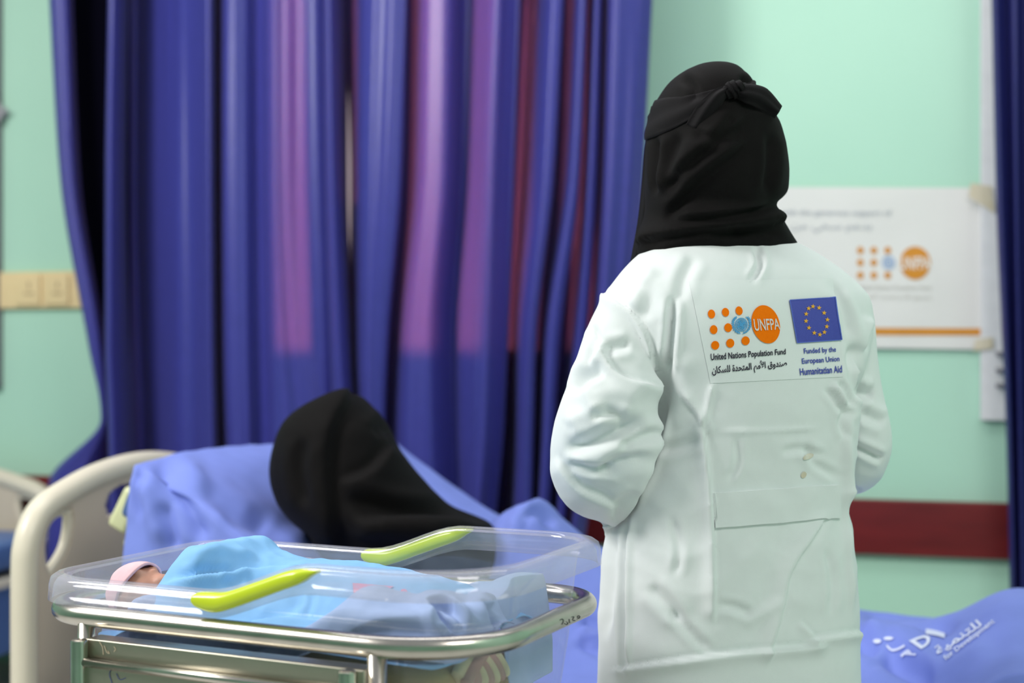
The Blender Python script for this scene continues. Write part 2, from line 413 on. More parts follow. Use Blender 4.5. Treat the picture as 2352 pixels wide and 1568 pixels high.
# ------------------------------------------------------------------ curtains
def tuck(cols, marks):
    """lay the cloth back over itself after the given folds: three layers there"""
    out = []
    for i, c in enumerate(cols):
        out.append(c)
        if i in marks:
            w, dp = marks[i]; p = np.array(c[0], float); q = np.array(cols[i + 1][0], float)
            out += [(list(p + .62 * (q - p) + w), c[1] - dp * .35), (list(p + .25 * (q - p) - w * .5), c[1] - dp)]
    return out
def curtain(name, label, cols, pys, off, z_top, rows=150, per=9, m='curtain', hem=None, group=None, deep=1.):
    """cols: per fold (px at each of pys, depth)"""
    cols = [(np.array(c[0], float), c[1] * deep) for c in cols]
    n = len(cols); nu = (n - 1) * per + 1
    yq = np.concatenate([np.linspace(-620, pys[0], 30)[:-1], np.linspace(pys[0], pys[-1], rows)])
    tab = np.array([pchip(pys, c[0], np.clip(yq, pys[0], pys[-1])) for c in cols])           # n x rows
    dep = np.array([c[1] if np.ndim(c[1]) == 0 else 0 for c in cols], float)
    dtab = np.array([np.full(len(yq), c[1]) if np.ndim(c[1]) == 0 else pchip(pys, c[1], np.clip(yq, pys[0], pys[-1])) for c in cols])
    G = np.zeros((len(yq), nu, 3))
    for i, y in enumerate(yq):
        q = spline(np.stack([tab[:, i], dtab[:, i]], 1), nu)
        for j in range(nu):
            G[i, j] = wpx(q[j, 0], y, off + q[j, 1])
    u = np.arange(nu)[None, :] * .9; zz = G[..., 2]
    d = .004 * waves(u * .35 + 0 * zz, zz * .8 + 0 * u, 2.2, 5) + .0022 * waves(u * 1.1 + 0 * zz, zz * .9 + 0 * u, 1.7, 9)
    G[..., 0] += M_[0] * d; G[..., 1] += M_[1] * d
    mb = MB().grid(G); o = mb.build(name, M[m]); tag(o, label, 'curtain', group)
    md = o.modifiers.new('thickness', 'SOLIDIFY'); md.thickness = .0015; return o

PY = [0, 400, 800, 960, 1110, 1300, 1500]
A = [
 ([253, 248, 248, 254, 258, 260, 260], .05), ([275, 270, 272, 278, 280, 285, 285], .02), ([308, 305, 314, 320, 320, 320, 320], -.085), ([345, 345, 352, 358, 360, 360, 360], -.05),
 ([400, 400, 405, 405, 405, 405, 405], .0), ([445, 448, 450, 450, 450, 450, 450], .015), ([482, 482, 484, 486, 488, 490, 490], .045), ([499, 500, 503, 507, 510, 510, 510], -.025),
 ([516, 517, 520, 524, 530, 530, 530], .03), ([560, 562, 566, 570, 572, 575, 575], .03), ([588, 590, 592, 592, 595, 595, 595], .005), ([625, 625, 638, 648, 650, 650, 650], .03),
 ([655, 655, 668, 682, 690, 690, 690], .02), ([695, 695, 708, 725, 730, 730, 730], .01), ([735, 738, 748, 752, 760, 760, 760], .0), ([752, 758, 772, 780, 785, 790, 790], .035), ([772, 780, 800, 808, 812, 815, 815], .01),
 ([786, 792, 806, 813, 818, 822, 822], -.03), ([798, 797, 812, 822, 828, 832, 832], -.07)]
STRIP = [([116, 138, 203, 231, 110, 105, 105], .0), ([124, 146, 211, 236, 130, 120, 120], .03), ([140, 160, 224, 242, 160, 150, 150], .035), ([156, 172, 234, 248, 200, 195, 195], .01), ([166, 182, 240, 256, 235, 230, 230], -.05), ([164, 180, 240, 262, 262, 262, 262], -.09)]
curtain('curtain', 'narrow blue curtain edge bowed away to the left of a dark gap', STRIP, PY, .32, 2.9, deep=1.)
LIN = [([x, x, x, x, x + 8, x + 8, x + 8], d) for x, d in ((132, .0), (160, .01), (185, -.01), (215, .01), (245, -.01), (275, .0), (300, .0))]
mc = curtain('curtain', 'long blue satin curtain hanging behind the cream headboard and the reclining patient', [([258, 252, 250, 254, 256, 258, 258], -.05), ([250, 245, 245, 251, 254, 256, 256], .0)] + tuck(A, {7: (8, .05), 14: (6, .05)}), PY, .32, 2.9, deep=2.2)
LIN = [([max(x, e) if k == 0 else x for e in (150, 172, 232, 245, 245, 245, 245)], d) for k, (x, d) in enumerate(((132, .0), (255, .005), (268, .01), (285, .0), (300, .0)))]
ln = curtain('lining', '', LIN, PY, .20, 2.9, m='lining'); del ln['category']; ln['label'] = 'near-black blackout lining'; ln.parent = mc  # added dark sheet: the shade of the curtain gap put in as cloth
PYB = [0, 400, 800, 1000, 1200, 1500]
B = [
 ([792, 806, 800, 806, 812, 815], -.075), ([812, 815, 815, 822, 830, 838], -.03), ([838, 832, 832, 838, 845, 850], .03), ([895, 880, 862, 860, 862, 866], .035), ([945, 935, 895, 885, 890, 890], -.05),
 ([975, 965, 930, 925, 930, 930], .025), ([1030, 1020, 985, 985, 990, 985], .03), ([1062, 1057, 1035, 1038, 1040, 1020], -.015), ([1100, 1085, 1060, 1062, 1070, 1050], .005),
 ([1140, 1125, 1112, 1106, 1095, 1080], .045), ([1170, 1160, 1148, 1138, 1115, 1100], .02), ([1192, 1175, 1158, 1150, 1135, 1120], -.07), ([1215, 1195, 1172, 1165, 1155, 1130], -.10), ([1245, 1222, 1190, 1188, 1180, 1150], .0),
 ([1272, 1252, 1213, 1204, 1198, 1170], .035), ([1295, 1272, 1228, 1224, 1220, 1190], -.06), ([1330, 1310, 1257, 1250, 1238, 1210], .03), ([1350, 1335, 1290, 1275, 1262, 1230], -.07),
 ([1365, 1352, 1325, 1300, 1280, 1250], .02), ([1385, 1375, 1347, 1325, 1300, 1270], -.09), ([1402, 1392, 1368, 1345, 1318, 1290], .03), ([1450, 1436, 1405, 1375, 1335, 1305], .025), ([1497, 1476, 1448, 1400, 1348, 1315], .0)]
curtain('curtain', 'long blue satin curtain hanging between the dark slit and the nurse in white', tuck(B, {3: (8, .05), 7: (10, .04), 10: (10, .04), 14: (8, .04), 16: (6, .04), 18: (6, .04)}), PYB, .32, 2.9, deep=2.2)
PYC = [0, 500, 1000, 1450]
C = [([2278, 2290, 2312, 2322], .0), ([2288, 2300, 2320, 2332], .03), ([2312, 2322, 2332, 2340], -.02), ([2330, 2336, 2344, 2352], .03), ([2352, 2352, 2362, 2372], -.03), ([2385, 2390, 2400, 2400], .03), ([2420, 2425, 2430, 2430], -.02), ([2470, 2475, 2480, 2480], .02)]
curtain('curtain', 'dark navy curtain hanging beside the white window frame, cut by the picture edge', C, PYC, .16, 2.9, m='curtain_navy')

# ------------------------------------------------------------------ wall fittings
so = wpx(90, 665, .0); so[2] = wpx(90, 708, 0)[2]
t = thing('socket_trunking', 'yellowed plastic socket strip on the mint wall left of the curtain', 'socket strip', tuple(so))
z1, z0 = wpx(90, 624, .02)[2], wpx(90, 708, .02)[2]
m = MB(); wbox(m, ws(-120), ws(215), 0, .022, z0, z1, .004); auto_smooth(m.build('trunking', M['socket'], t))
for x0, x1 in ((48, 103), (113, 168)):
    m = MB(); wbox(m, ws(x0), ws(x1), .022, .032, z0 + .012, z1 - .012, .003); s = auto_smooth(m.build('socket_plate', M['socket'], t))
    m = MB(); sc = (ws(x0) + ws(x1)) / 2 + .005; zc = (z0 + z1) / 2
    for ds, dz, hw, hh in ((0, .018, .004, .010), (-.014, -.012, .006, .004), (.014, -.012, .006, .004), (0, -.014, .004, .005)):
        wbox(m, sc + ds - hw, sc + ds + hw, .030, .0335, zc + dz - hh, zc + dz + hh, .0005)
    m.build('socket_hole', M['socket2'], s)

zt, zb = wpx(4, -300, .03)[2], wpx(4, 892, .03)[2]
t = thing('wall_board', 'white board in a thin grey frame at the left edge of the mint wall', 'board', tuple(wpt(ws(-100), .0, zb)))
m = MB(); wbox(m, ws(-260), ws(0), 0, .02, zb + .02, zt - .02, 0); m.build('board_panel', M['grid'], t)
m = MB(); a, b = ws(-270), ws(7)
wbox(m, b - .014, b, 0, .035, zb, zt); wbox(m, a, a + .014, 0, .035, zb, zt); wbox(m, a, b, 0, .035, zb, zb + .014); wbox(m, a, b, 0, .035, zt - .014, zt)
auto_smooth(m.build('board_frame', M['steel_grey'], t))
m = MB(); q = wpx(14, 262, .0); m.cyl(q, q + np.append(M_, 0) * .035, .016, bev=.004)
for an in (.3, 1.7, 3.3, 4.6): m.tube([q + np.append(M_, 0) * .03, q + np.append(M_, 0) * .045 + np.array([E_[0] * math.cos(an), E_[1] * math.cos(an), math.sin(an)]) * .034], [.011, .006], 10)
tag(m.build('wall_hook', mat('grey_hook', (.42, .40, .44), .5)), 'small grey four-armed hook on the mint wall by the board frame', 'hook')

# ------------------------------------------------------------------ lettering
_tc = {}
def text(body, off=0.0):
    if (body, off) in _tc: return _tc[(body, off)]
    c = bpy.data.curves.new('t', 'FONT'); c.body = body; c.offset = off; c.resolution_u = 3
    o = bpy.data.objects.new('t', c); COL.objects.link(o); dg = bpy.context.evaluated_depsgraph_get(); dg.update()
    me = bpy.data.meshes.new_from_object(o.evaluated_get(dg))
    v = np.array([tuple(x.co)[:2] for x in me.vertices]); f = [tuple(p.vertices) for p in me.polygons]
    bpy.data.objects.remove(o); bpy.data.meshes.remove(me); bpy.data.curves.remove(c)
    v = (v - v.min(0)) / (v.max(0) - v.min(0)); _tc[(body, off)] = (v, f); return v, f
def quad(v, q):
    """unit square (x right, y up) -> quad given as bottom-left, bottom-right, top-right, top-left"""
    q = np.asarray(q, float); x = v[:, :1]; y = v[:, 1:2]
    return q[0] * (1 - x) * (1 - y) + q[1] * x * (1 - y) + q[2] * x * y + q[3] * (1 - x) * y
def ar(*words):
    return ' '.join(''.join(chr(c) for c in w) for w in words)[::-1]
AR_FUND = ar([0xFEBB, 0xFEE8, 0xFEAA, 0xFEED, 0xFED5], [0xFE8D, 0xFEF7, 0xFEE3, 0xFEE2], [0xFE8D, 0xFEDF, 0xFEE4, 0xFE98, 0xFEA4, 0xFEAA, 0xFE93], [0xFEDF, 0xFEE0, 0xFEB4, 0xFEDC, 0xFE8E, 0xFEE5])
AR_SUP = ar([0xFE91, 0xFEAA, 0xFECB, 0xFEE2], [0xFEB3, 0xFEA8, 0xFEF2], [0xFEE3, 0xFEE6])
AR_DEV = ar([0xFEDF, 0xFEE0, 0xFE98, 0xFEE8, 0xFEE4, 0xFEF4, 0xFE94])
def disc(cx, cy, rx, ry, rot=0, nr=6, na=32, r0=0.):
    a = np.linspace(0, math.tau, na, endpoint=False); rr = np.linspace(r0 if r0 else .001, 1, nr)
    x = np.outer(rr, np.cos(a)) * rx; y = np.outer(rr, np.sin(a)) * ry; c, s = math.cos(rot), math.sin(rot)
    v = np.stack([cx + c * x - s * y, cy + s * x + c * y], -1).reshape(-1, 2)
    return v, [tuple(reversed(f)) for f in grid_faces(nr, na, True)]
def rect(q, nx=12, ny=12):
    x, y = np.meshgrid(np.linspace(0, 1, nx), np.linspace(0, 1, ny)); return quad(np.stack([x.ravel(), y.ravel()], 1), q), grid_faces(ny, nx)
def line(pts, w, sm=0):
    p = spline(pts, sm) if sm else np.asarray(pts, float)
    t = np.gradient(p, axis=0); t /= np.linalg.norm(t, axis=1)[:, None] + 1e-9; n = np.stack([-t[:, 1], t[:, 0]], 1)
    v = np.stack([p - n * w / 2, p + n * w / 2], 1).reshape(-1, 2); return v, grid_faces(len(p), 2)
def star(cx, cy, r, rot=0):
    a = rot + np.arange(10) * math.pi / 5 - math.pi / 2; rr = np.where(np.arange(10) % 2, r * .42, r)
    v = np.vstack([[[cx, cy]], np.stack([cx + rr * np.cos(a), cy + rr * np.sin(a)], 1)]); return v, [(0, 1 + i, 1 + (i + 1) % 10) for i in range(10)]
class Cloth:
    """print / embroidery laid on a mesh surface"""
    def __init__(s, o):
        dg = bpy.context.evaluated_depsgraph_get(); me = o.data; off = org(o)
        s.t = BVHTree.FromPolygons([tuple(np.array(v.co) + off) for v in me.vertices], [tuple(p.vertices) for p in me.polygons])
    def hit(s, x, y):
        d = Vector(((x - CX) / F, 1, -(y - CY) / F)).normalized(); h = s.t.ray_cast(Vector((0, 0, CZ)), d)
        if h[0] is None: return None
        n = h[1] if h[1].dot(d) < 0 else -h[1]
        return np.array(h[0]), np.array(n)
    def put(s, mb, v2, f, off=.001, mi=0):
        out = []; ok = True; last = None
        for x, y in v2:
            h = s.hit(x, y)
            if h is None:
                if last is None: last = (P(x, y, 2.3), np.array([0, -1, 0]))
                h = (last[0], last[1])
            last = h; out.append(h[0] + h[1] * off)
        mb.add(out, f, mi)

# ------------------------------------------------------------------ banner on the wall
bo = wpx(1900, 800, .012)
banner = thing('banner', 'white vinyl banner with orange stripe and dot emblem taped to the mint wall', 'banner', tuple(bo))
x, y = np.meshgrid(np.linspace(0, 1, 90), np.linspace(0, 1, 40)); pts = quad(np.stack([x.ravel(), y.ravel()], 1), [(1415, 790), (2266, 803), (2266, 431), (1415, 428)])
dep = .014 + .0035 * waves(x.ravel() * 3, y.ravel() * 1.5, 2.4, 3) + .002 * waves(x.ravel() * 9, y.ravel() * 3, 2.0, 4)
bv = np.array([wpx(a, b, d) for (a, b), d in zip(pts, dep)])
bs = obj('banner_sheet', bv, grid_faces(40, 90), M['banner'], banner)
BC = Cloth(bs)
m = MB(); BC.put(m, *rect([(1415, 768), (2266, 770), (2266, 754), (1415, 750)], 60, 2), .002); m.build('stripe', M['banner_or'], banner)
m = MB()
for j, cy in enumerate((575, 603, 632)):
    for i, cx in enumerate((1976, 2007, 2039)):
        if not (i == 2 and j == 1): m = MB(); BC.put(m, *disc(cx, cy, 7.5, 8.5, 0, 3, 20), .002, 0); m.build('emblem_dot', [M['banner_or']], banner)
m = MB()
BC.put(m, *disc(2041, 603, 15, 16, 0, 3, 24, .78), .002, 1); BC.put(m, *disc(2041, 603, 9, 9.5, 0, 3, 20, .7), .002, 1); BC.put(m, *disc(2041, 603, 4, 4, 0, 3, 16), .002, 1)
m.build('emblem_globe', [M['banner_or'], M['banner_blue']], banner); m = MB(); BC.put(m, *disc(2102, 604, 35, 38, 0, 5, 40), .002, 0)
v, f = text('UNFPA', .02); BC.put(m, quad(v, [(2067, 619), (2137, 619), (2137, 590), (2067, 590)]), f, .0035, 2)
m.build('emblem_disc', [M['banner_or'], M['banner_blue'], M['banner_wh']], banner)
m = MB()
for tx, q in (('with the generous support of', [(1793, 498), (2048, 499), (2048, 482), (1793, 480)]), (AR_SUP, [(1815, 534), (2002, 535), (2002, 514), (1815, 513)])):
    v, f = text(tx, .012); m = MB(); BC.put(m, quad(v, q), f, .002, 0); m.build('lettering_line', [M['banner_grey']], banner)
for tx, q in (('United Nations Population Fund', [(1970, 668), (2138, 669), (2138, 655), (1970, 654)]), (AR_FUND, [(1970, 690), (2138, 692), (2138, 674), (1970, 672)])):
    v, f = text(tx); m = MB(); BC.put(m, quad(v, q), f, .002, 0); m.build('lettering_line', [M['banner_lt']], banner)
for q in ([(2225, 452), (2285, 490), (2278, 428), (2230, 420)], [(2236, 806), (2282, 800), (2280, 774), (2240, 780)]):
    m = MB(); v, f = rect(q, 4, 4); m.add([wpx(a, b, .036) for a, b in v], f); m.build('tape', M['tape'], banner)

# ------------------------------------------------------------------ bodies made of measured cross-sections
def rings(levels, Y0, rows, nu=96, rot=0., ex=2.3, top=None):
    """levels: (py, px left, px right, half depth, centre shift in Y)"""
    L = np.array([tuple(l) + (0,) * (5 - len(l)) for l in levels], float)
    yq = np.linspace(L[0, 0], L[-1, 0], rows)
    xl, xr, b, dy = (pchip(L[:, 0], L[:, k], yq) for k in (1, 2, 3, 4))
    a = np.linspace(0, math.tau, nu, endpoint=False)
    cx = np.sign(np.cos(a)) * np.abs(np.cos(a))**(2 / ex); sy = np.sign(np.sin(a)) * np.abs(np.sin(a))**(2 / ex)
    G = np.zeros((rows, nu, 3))
    for i in range(rows):
        Yc = Y0 + dy[i]; hw = (xr[i] - xl[i]) / 2 * Yc / F
        X = hw * cx; Yv = b[i] * sy; c, s = math.cos(rot), math.sin(rot)
        X, Yv = c * X - s * Yv, s * X + c * Yv
        i0, i1 = X.argmin(), X.argmax()
        x0 = (xl[i] - CX) / F * (Yc + Yv[i0]); x1 = (xr[i] - CX) / F * (Yc + Yv[i1])
        G[i, :, 0] = x0 + (X - X[i0]) * (x1 - x0) / (X[i1] - X[i0] + 1e-9)
        G[i, :, 1] = Yc + Yv; G[i, :, 2] = CZ - (yq[i] - CY) * Yc / F
    return G

def skin_body(name, pts, edges, rads, mtl, parent, sub=1):
    me = bpy.data.meshes.new('b'); me.from_pydata([tuple(p) for p in pts], edges, [])
    o = bpy.data.objects.new('b', me); COL.objects.link(o)
    o.modifiers.new('s', 'SKIN'); 
    for i, r in enumerate(rads):
        sv = me.skin_vertices[0].data[i]; sv.radius = (r, r); sv.use_root = (i == 0)
    sd = o.modifiers.new('d', 'SUBSURF'); sd.levels = sub
    dg = bpy.context.evaluated_depsgraph_get(); dg.update(); m2 = bpy.data.meshes.new_from_object(o.evaluated_get(dg))
    v = np.array([tuple(x.co) for x in m2.vertices]); f = [tuple(p.vertices) for p in m2.polygons]
    bpy.data.objects.remove(o); bpy.data.meshes.remove(me); bpy.data.meshes.remove(m2)
    return obj(name, v, f, mtl, parent)

# ------------------------------------------------------------------ the nurse
NY = 2.32
nurse = thing('person', 'standing person in a white coat and black head covering, seen from behind', 'person', tuple(np.append(P(1680, 784, NY)[:2], 0)))
def nz(py): return CZ - (py - CY) * NY / F
ROT = math.radians(20)
torso = rings([(545, 1530, 1812, .050, .01), (556, 1505, 1832, .062), (572, 1478, 1862, .078), (596, 1450, 1900, .094), (636, 1417, 1950, .112), (690, 1384, 1996, .126), (745, 1374, 2003, .134),
               (810, 1392, 1992, .138), (870, 1432, 1974, .140), (930, 1448, 1963, .140), (1000, 1440, 1955, .138), (1100, 1415, 1946, .138), (1180, 1399, 1949, .140), (1250, 1389, 1961, .144),
               (1350, 1380, 1968, .148), (1450, 1372, 1972, .152), (1568, 1368, 1974, .156), (1820, 1358, 1984, .165)], NY, 130, 110, ROT, 2.45)
mb = MB(); mb.grid(torso, True, True, True)
def Q(px, py, Y, r): return np.append(P(px, py, Y), r)
def sleeve(mb, pts, n=60):
    p = spline(pts, n); mb.tube(p[:, :3], 1, 24) if False else None
    c = p[:, :3]; r = p[:, 3]; t = np.gradient(c, axis=0); t /= np.linalg.norm(t, axis=1)[:, None]
    a = np.linspace(0, math.tau, 28, endpoint=False); side = np.cross(t[0], [0, 1., 0]); side /= np.linalg.norm(side); g = []
    for i in range(n):
        side = side - t[i] * (side @ t[i]); side /= np.linalg.norm(side); u2 = np.cross(side, t[i])
        g.append(c[i] + r[i] * (np.cos(a)[:, None] * side + np.sin(a)[:, None] * u2))
    mb.grid(np.array(g), True, True, True)
sleeve(mb, [Q(1452, 672, 2.27, .040), Q(1440, 735, 2.25, .052), Q(1425, 800, 2.235, .060), Q(1411, 880, 2.225, .068), Q(1392, 960, 2.215, .076), Q(1374, 1035, 2.22, .078), Q(1370, 1090, 2.26, .070), Q(1400, 1110, 2.35, .062), Q(1455, 1100, 2.45, .055), Q(1520, 1080, 2.54, .05)])
sleeve(mb, [Q(1935, 680, 2.36, .038), Q(1944, 740, 2.37, .045), Q(1950, 820, 2.375, .047), Q(1958, 900, 2.38, .050), Q(1972, 985, 2.385, .0535), Q(1970, 1045, 2.40, .053), Q(1945, 1075, 2.47, .050), Q(1880, 1070, 2.55, .046), Q(1810, 1050, 2.59, .042)])
cv, cf, ce = remesh(mb, .0042, 8)
cn = vnormals(cv, cf)
CS = [
 ('S', 16, .014, [(1418, 1188), (1452, 1132), (1480, 1062), (1501, 985), (1506, 930), (1503, 895)]), ('v', 9, .012, [(1436, 1180), (1466, 1120), (1492, 1062), (1514, 985), (1516, 920)]), ('S', 12, .010, [(1949, 1125), (1957, 1020), (1964, 930), (1967, 860)]),
 ('v', 9, .010, [(1546, 672), (1541, 760), (1530, 872)]), ('v', 26, .010, [(1520, 800), (1516, 900), (1500, 990)]),
 ('S', 9, .006, [(1505, 895), (1500, 805), (1465, 732), (1385, 672)]),
 ('s', 12, .009, [(1502, 898), (1418, 857), (1376, 772)]), ('v', 14, .010, [(1318, 905), (1343, 866), (1392, 850)]), ('r', 26, .008, [(1330, 935), (1400, 905), (1470, 925)]),
 ('v', 16, .012, [(1286, 1018), (1345, 1020), (1480, 962)]), ('v', 11, .009, [(1418, 1030), (1460, 1008), (1503, 980)]), ('v', 14, .007, [(1376, 1092), (1420, 1062), (1480, 1035)]),
 ('s', 14, .008, [(1425, 1155), (1334, 1118), (1273, 1042)]), ('v', 12, .006, [(1390, 800), (1425, 796), (1450, 790)]), ('v', 10, .006, [(1355, 960), (1400, 950), (1440, 965)]),
 ('r', 20, .006, [(1305, 985), (1330, 960), (1400, 945)]), ('v', 9, .005, [(1362, 740), (1370, 790), (1345, 850)]), ('v', 10, .006, [(1300, 1060), (1360, 1080), (1420, 1075)]), ('v', 8, .004, [(1405, 1185), (1415, 1150), (1455, 1110)]),
 ('v', 9, .008, [(1949, 1020), (1985, 1035), (2032, 1058)]), ('v', 12, .009, [(1962, 890), (1985, 902), (2010, 905)]), ('v', 12, .006, [(1975, 948), (2005, 960), (2036, 972)]), ('s', 10, .007, [(1978, 812), (1990, 770), (2006, 728)]), ('v', 8, .005, [(1945, 1112), (1960, 1126), (1980, 1132)]),
 ('v', 12, .008, [(1962, 780), (1955, 860), (1966, 930)]), ('v', 7, .005, [(1925, 872), (1938, 905), (1950, 935)]), ('v', 7, .004, [(1895, 888), (1915, 915), (1940, 955)]), ('v', 6, .004, [(1950, 935), (1930, 965), (1936, 1010)]), ('r', 8, .004, [(1908, 880), (1925, 900), (1932, 935)]),
 ('r', 5, .0022, [(1639, 992), (1760, 990), (1893, 982)]), ('v', 12, .004, [(1500, 1036), (1560, 1024), (1618, 1004)]), ('S', 9, .0045, [(1579, 920), (1600, 950), (1617, 980)]), ('r', 6, .0035, [(1640, 872), (1632, 905), (1617, 976)]),
 ('S', 10, .0075, [(1642, 1398), (1640, 1280), (1634, 1140), (1617, 978)]), ('r', 9, .003, [(1622, 990), (1628, 1140), (1634, 1380)]),
 ('S', 12, .006, [(1772, 1490), (1800, 1390), (1820, 1310), (1885, 1210)]), ('S', 10, .0065, [(1873, 1482), (1760, 1490), (1639, 1503), (1430, 1534)]), ('S', 9, .0065, [(1972, 1452), (1920, 1457), (1872, 1466)]), ('s', 7, .004, [(1877, 1490), (1874, 1464), (1836, 1425)]),
 ('v', 10, .004, [(1534, 1395), (1580, 1445), (1634, 1503)]), ('v', 10, .0035, [(1644, 1388), (1690, 1395), (1728, 1412)]), ('v', 14, .004, [(1490, 1340), (1540, 1395), (1570, 1430)]), ('r', 14, .003, [(1700, 1440), (1760, 1400), (1800, 1370)]),
 ('r', 7, .006, [(1945, 940), (1937, 1000), (1937, 1106), (1951, 1280), (1962, 1440)]), ('v', 7, .007, [(1440, 1165), (1436, 1300), (1431, 1568)]), ('r', 7, .004, [(1449, 1165), (1446, 1300), (1441, 1568)]), ('v', 12, .006, [(1410, 1210), (1405, 1340), (1385, 1480)]),
 ('v', 7, .006, [(1733, 564), (1745, 606), (1723, 650)]), ('v', 16, .004, [(1480, 640), (1490, 690), (1480, 740)]), ('v', 14, .004, [(1600, 580), (1570, 640), (1560, 700)]), ('r', 18, .005, [(1500, 600), (1480, 660), (1450, 720)]),
 ('v', 10, .004, [(1900, 640), (1935, 700), (1950, 780)]), ('r', 10, .003, [(1930, 660), (1962, 730), (1972, 800)]), ('v', 9, .003, [(1850, 1010), (1870, 1060), (1930, 1100)]), ('v', 9, .003, [(1790, 1040), (1840, 1032), (1900, 1050)]),
 ('v', 8, .0025, [(1690, 1000), (1695, 1060), (1670, 1110)]), ('v', 9, .003, [(1540, 1180), (1560, 1260), (1550, 1330)]), ('v', 9, .003, [(1900, 1250), (1915, 1330), (1910, 1420)]),
]
cd_ = 1.45 * folds(cv, cn, CS)
u1 = (cv[:, 0] - .35) * 1.0; cd_ += .0016 * waves(u1, cv[:, 2], 16, 21) + .0012 * waves(u1, cv[:, 2], 38, 22, ridged=True) * (.5 + .5 * np.sin(cv[:, 2] * 9))
cv = lap(cv + cn * cd_[:, None], ce, 1, .3)
# open the hem: the coat ends at a clean edge
zc = nz(1800)
keep = cv[:, 2] > zc
idx = np.cumsum(keep) - 1
cf = [tuple(idx[i] for i in f) for f in cf if all(keep[i] for i in f)]; cv = cv[keep]
coat = obj('lab_coat', cv, cf, M['coat'], nurse)
coat['label'] = 'loose white knee-length lab coat'
CC = Cloth(coat)
def decal(name, mats, parent=coat):
    return lambda mb: mb.build(name, mats, parent)
m = MB(); v, f = rect([(1632, 880), (1936, 865), (1912, 640), (1583, 645)], 40, 30); CC.put(m, v, f, .0008); m.build('backing_patch', M['coat_patch'], coat)
# agency emblem
m = MB()
for cx, cy, rx, ry, ro in ((1633.5, 721.5, 8.2, 10.2, -.15), (1665.5, 717.5, 8.2, 10, -.2), (1696.5, 714, 8, 10, -.25), (1638.5, 757, 8.6, 10.2, -.1), (1671.5, 752.5, 8.8, 10, -.1), (1642, 792.8, 9.2, 10, 0), (1676.3, 788, 9.2, 10.2, 0), (1711.3, 782.5, 9.4, 10.1, 0)):
    m = MB(); CC.put(m, *disc(cx, cy, rx, ry, ro, 4, 28), .0022, 0); m.build('emblem_dot', [M['orange']], coat)
m = MB()
CC.put(m, *disc(1757.5, 745, 31.5, 44.5, -.28, 10, 48), .0022, 0)
v, f = text('UNFPA', .012); v = v.copy(); CC.put(m, quad(v, [(1731.5, 760.5), (1790, 757), (1786, 732), (1728, 733)]), f, .0034, 1)
m.build('emblem_disc', [M['orange'], M['wthread']], coat); m = MB()
for r0 in (1, .76, .52, .28): CC.put(m, *disc(1701.5, 745.5, 14.5 * r0, 15.5 * r0, 0, 2, 36, 1 - .13 / r0), .0024, 2)
for k in range(8):
    a = k * math.pi / 8; CC.put(m, *line([(1701.5 - 14.5 * math.cos(a), 745.5 - 15.5 * math.sin(a)), (1701.5, 745.5), (1701.5 + 14.5 * math.cos(a), 745.5 + 15.5 * math.sin(a))], .9), .0023, 2)
for cx, cy, rx, ry in ((1698, 739, 3.4, 2.6), (1707, 742, 2.8, 3.6), (1705, 752, 2.6, 3.4), (1696, 750, 2.4, 2.6)): CC.put(m, *disc(cx, cy, rx, ry, .4, 3, 14), .0024, 2)
for sgn in (-1, 1):
    arc = [(1702 + sgn * 2, 766.5), (1702 + sgn * 11, 763), (1702 + sgn * 17.5, 755), (1702 + sgn * 19.5, 745), (1702 + sgn * 18, 736), (1702 + sgn * 13.5, 731)]
    CC.put(m, *line(arc, 1.3, 24), .0024, 2); pa = spline(arc, 10)
    for i in range(1, 10):
        for sd in (-1, 1):
            CC.put(m, *disc(pa[i, 0] + sgn * sd * 1.6, pa[i, 1] - 1.6, 1.2, 3.1, sgn * (.6 - .12 * i) + sd * .45, 3, 10), .0024, 2)
m.build('emblem_wreath', [M['orange'], M['wthread'], M['sky']], coat)
m = MB()
v, f = text('United Nations Population Fund', .020); v = v.copy()
g = quad(v, [(1632.5, 832), (1803.5, 817.5), (1803, 800.5), (1631.5, 812)]); CC.put(m, g, f, .0022, 0); m.build('lettering_line', [M['bthread']], coat); m = MB()
v, f = text(AR_FUND, .022); g = quad(v, [(1636, 866), (1807, 848), (1805, 822.5), (1633.5, 838)]); CC.put(m, g, f, .0022, 0)
m.build('lettering_line', [M['bthread']], coat)
# flag
m = MB(); fq = [(1829, 787), (1931, 780), (1915.5, 683.5), (1812, 690)]
CC.put(m, *rect(fq, 24, 24), .0024, 0)
for a, b in ((0, 1), (1, 2), (2, 3), (3, 0)): CC.put(m, *line(np.linspace(fq[a], fq[b], 16), 2.2), .0030, 1)
for x, y in ((1864.5, 704.5), (1878.5, 707.5), (1890, 719), (1897.5, 734.5), (1896, 750), (1890.5, 763), (1880.3, 768.5), (1867.5, 764.5), (1855.3, 753), (1848.6, 737.5), (1849, 721.5), (1854.7, 709)):
    CC.put(m, *star(x, y, 5.8, .1), .0034, 2)
m.build('flag_patch', [M['eublue'], M['eublue2'], M['gold']], coat)
m = MB()
for tx, q in (('Funded by the', [(1846, 816), (1919, 811), (1918, 796), (1844, 800)]), ('European Union', [(1841, 839.5), (1928, 833), (1926, 817.5), (1839.5, 823)]), ('Humanitatian Aid', [(1836.5, 862), (1933, 855), (1932, 839), (1834.5, 846)])):
    v, f = text(tx, .020); m = MB(); CC.put(m, quad(v, q), f, .0022, 0); m.build('lettering_line', [M['eublue']], coat)
